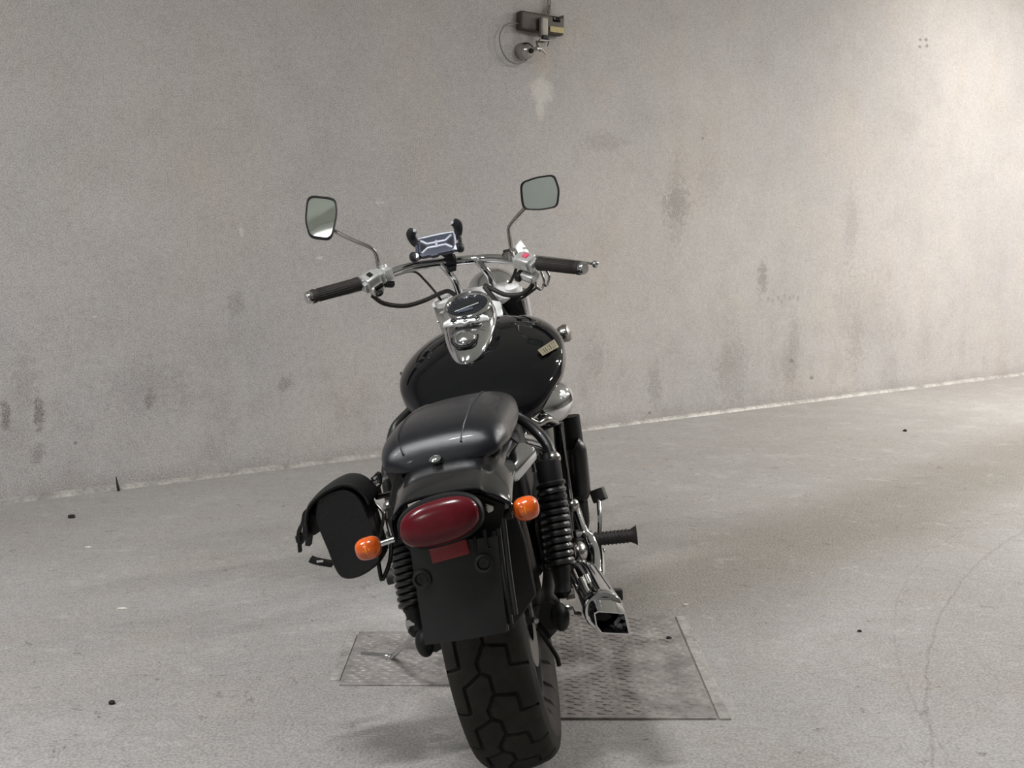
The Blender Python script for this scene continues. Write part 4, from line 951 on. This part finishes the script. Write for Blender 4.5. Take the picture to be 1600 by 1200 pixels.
c_ = w_(836, 46, -.075); b = B(); b.box(T(*c_), .046, .03, .105, .012, 3); b.done('bracket_arm', 'bracket', det)
c_ = w_(836, 62, -.088); b = B(); b.box(T(*c_), .036, .02, .022, .004); b.done('bracket_notch', 'plastic', det)
b = B(); b.prism([w_(827, 66, -.07), w_(842, 66, -.07), w_(838, 78, -.07), (w_(833, 84, -.07)), w_(829, 76, -.07)], Vector((0, .018, 0)), .003, 1); b.done('bracket_fork', 'bracket', det)
b = B(); b.tube([w_(827, 66, -.09), w_(843, 67, -.09)], .006, 8, 0); b.tube([w_(842, 67, -.09), w_(840, 76, -.085)], .004, 8, 0); b.done('hinge_pin', 'chrome_dull', det)
b = B(); b.tube([w_(816, 81, -.12), w_(826, 81, -.11), w_(835, 88, -.10)], [.012, .008, .006], 10, 3); b.done('sensor_stem', 'chrome_dull', det)
c_ = w_(815, 81, -.05)
b = B(); b.lathe([(.045, .05), (.046, .03), (.042, .0), (.030, -.022), (.012, -.034), (.001, -.036)], frame(c_, (1, 0, 0), (0, 1, 0)), 28, cap=False); b.done('ball_sensor', 'chrome_dull', det)
b = B(); b.ell(T(*w_(814, 83, -.09)), .014, .014, .014, 14, 8); b.done('sensor_hub', 'matte', det)
b = B(); b.tube([w_(u, v, -.03) for u, v in ((806, 39), (795, 37), (783, 42), (776, 55), (776, 68), (780, 82), (789, 95), (802, 101), (815, 97), (822, 90))], .0035, 8, 5); b.done('loop_cable', 'cable', det)
ct = w_(853, 0, -.02)
b = B(); b.tube([w_(846, 25, -.03), w_(851, 12, -.025), Vector((ct.x, -.02, ct.z)), Vector((ct.x + .01, -.012, CEIL - wz - .01))], .0045, 8, 4); b.done('feed_cable', 'cable', det)
b = B(); b.tube([w_(853, 24, -.03), w_(854, 10, -.025), Vector((ct.x + .014, -.02, ct.z)), Vector((ct.x + .02, -.012, CEIL - wz - .01))], .0035, 8, 4); b.done('feed_cable', 'cable', det)

# ---------------------------------------------------------------- litter on the floor
def rock(name, u, v, sx, sy, sz, m_, label, cat):
    p = G(u, v); b = B(); t = bmesh.new(); bmesh.ops.create_icosphere(t, subdivisions=2, radius=1)
    for q in t.verts:
        k = 1 + .28 * noise.noise(q.co * 1.7 + Vector((u, v, 0))); q.co = Vector((q.co.x * sx * k, q.co.y * sy * k, max(q.co.z * sz * k, -sz * .6)))
    b.join(t); o = b.done(name, m_, smooth=0); o.location = p + Vector((0, 0, sz * .55)); return tag(o, label, cat)
rock('pebble', 1045, 1000, .009, .008, .007, 'stone', 'black pebble on the tread plate right of the exhaust', 'pebble')
rock('pebble', 175, 1100, .008, .007, .006, 'stone', 'dark pebble on bare concrete at the lower left', 'pebble')
rock('pebble', 112, 809, .016, .012, .009, 'stone', 'dark flat crumb on the floor near the wall foot at far left', 'pebble')
rock('pebble', 1414, 674, .011, .010, .008, 'stone', 'tiny black pebble alone on the floor at the right, near the wall', 'pebble')
rock('pebble', 1343, 987, .006, .005, .004, 'stone', 'tiny dark crumb on the concrete between the steel plate and the curved scratch', 'pebble')
rock('concrete_chip', 191, 952, .016, .006, .004, 'chip', 'pale thin chip lying on the floor left of the saddlebag', 'chip')
rock('concrete_chip', 138, 856, .012, .006, .004, 'chip', 'small whitish chip on the floor below the left wall foot', 'chip')
rock('concrete_chip', 1071, 946, .008, .006, .004, 'chip', 'small whitish chip beyond the tread plate', 'chip')
a_, z_ = W(181, 768)
b = B(); b.tube([(0, 0, 0), (-.004, 0, .03), (-.010, .003, .062)], [.007, .005, .002], 6, 3)
tw = b.done('twig', 'stone'); tw.location = WA + WD * a_ + WN * .045; tag(tw, 'short dark twig standing at the foot of the left wall', 'twig')
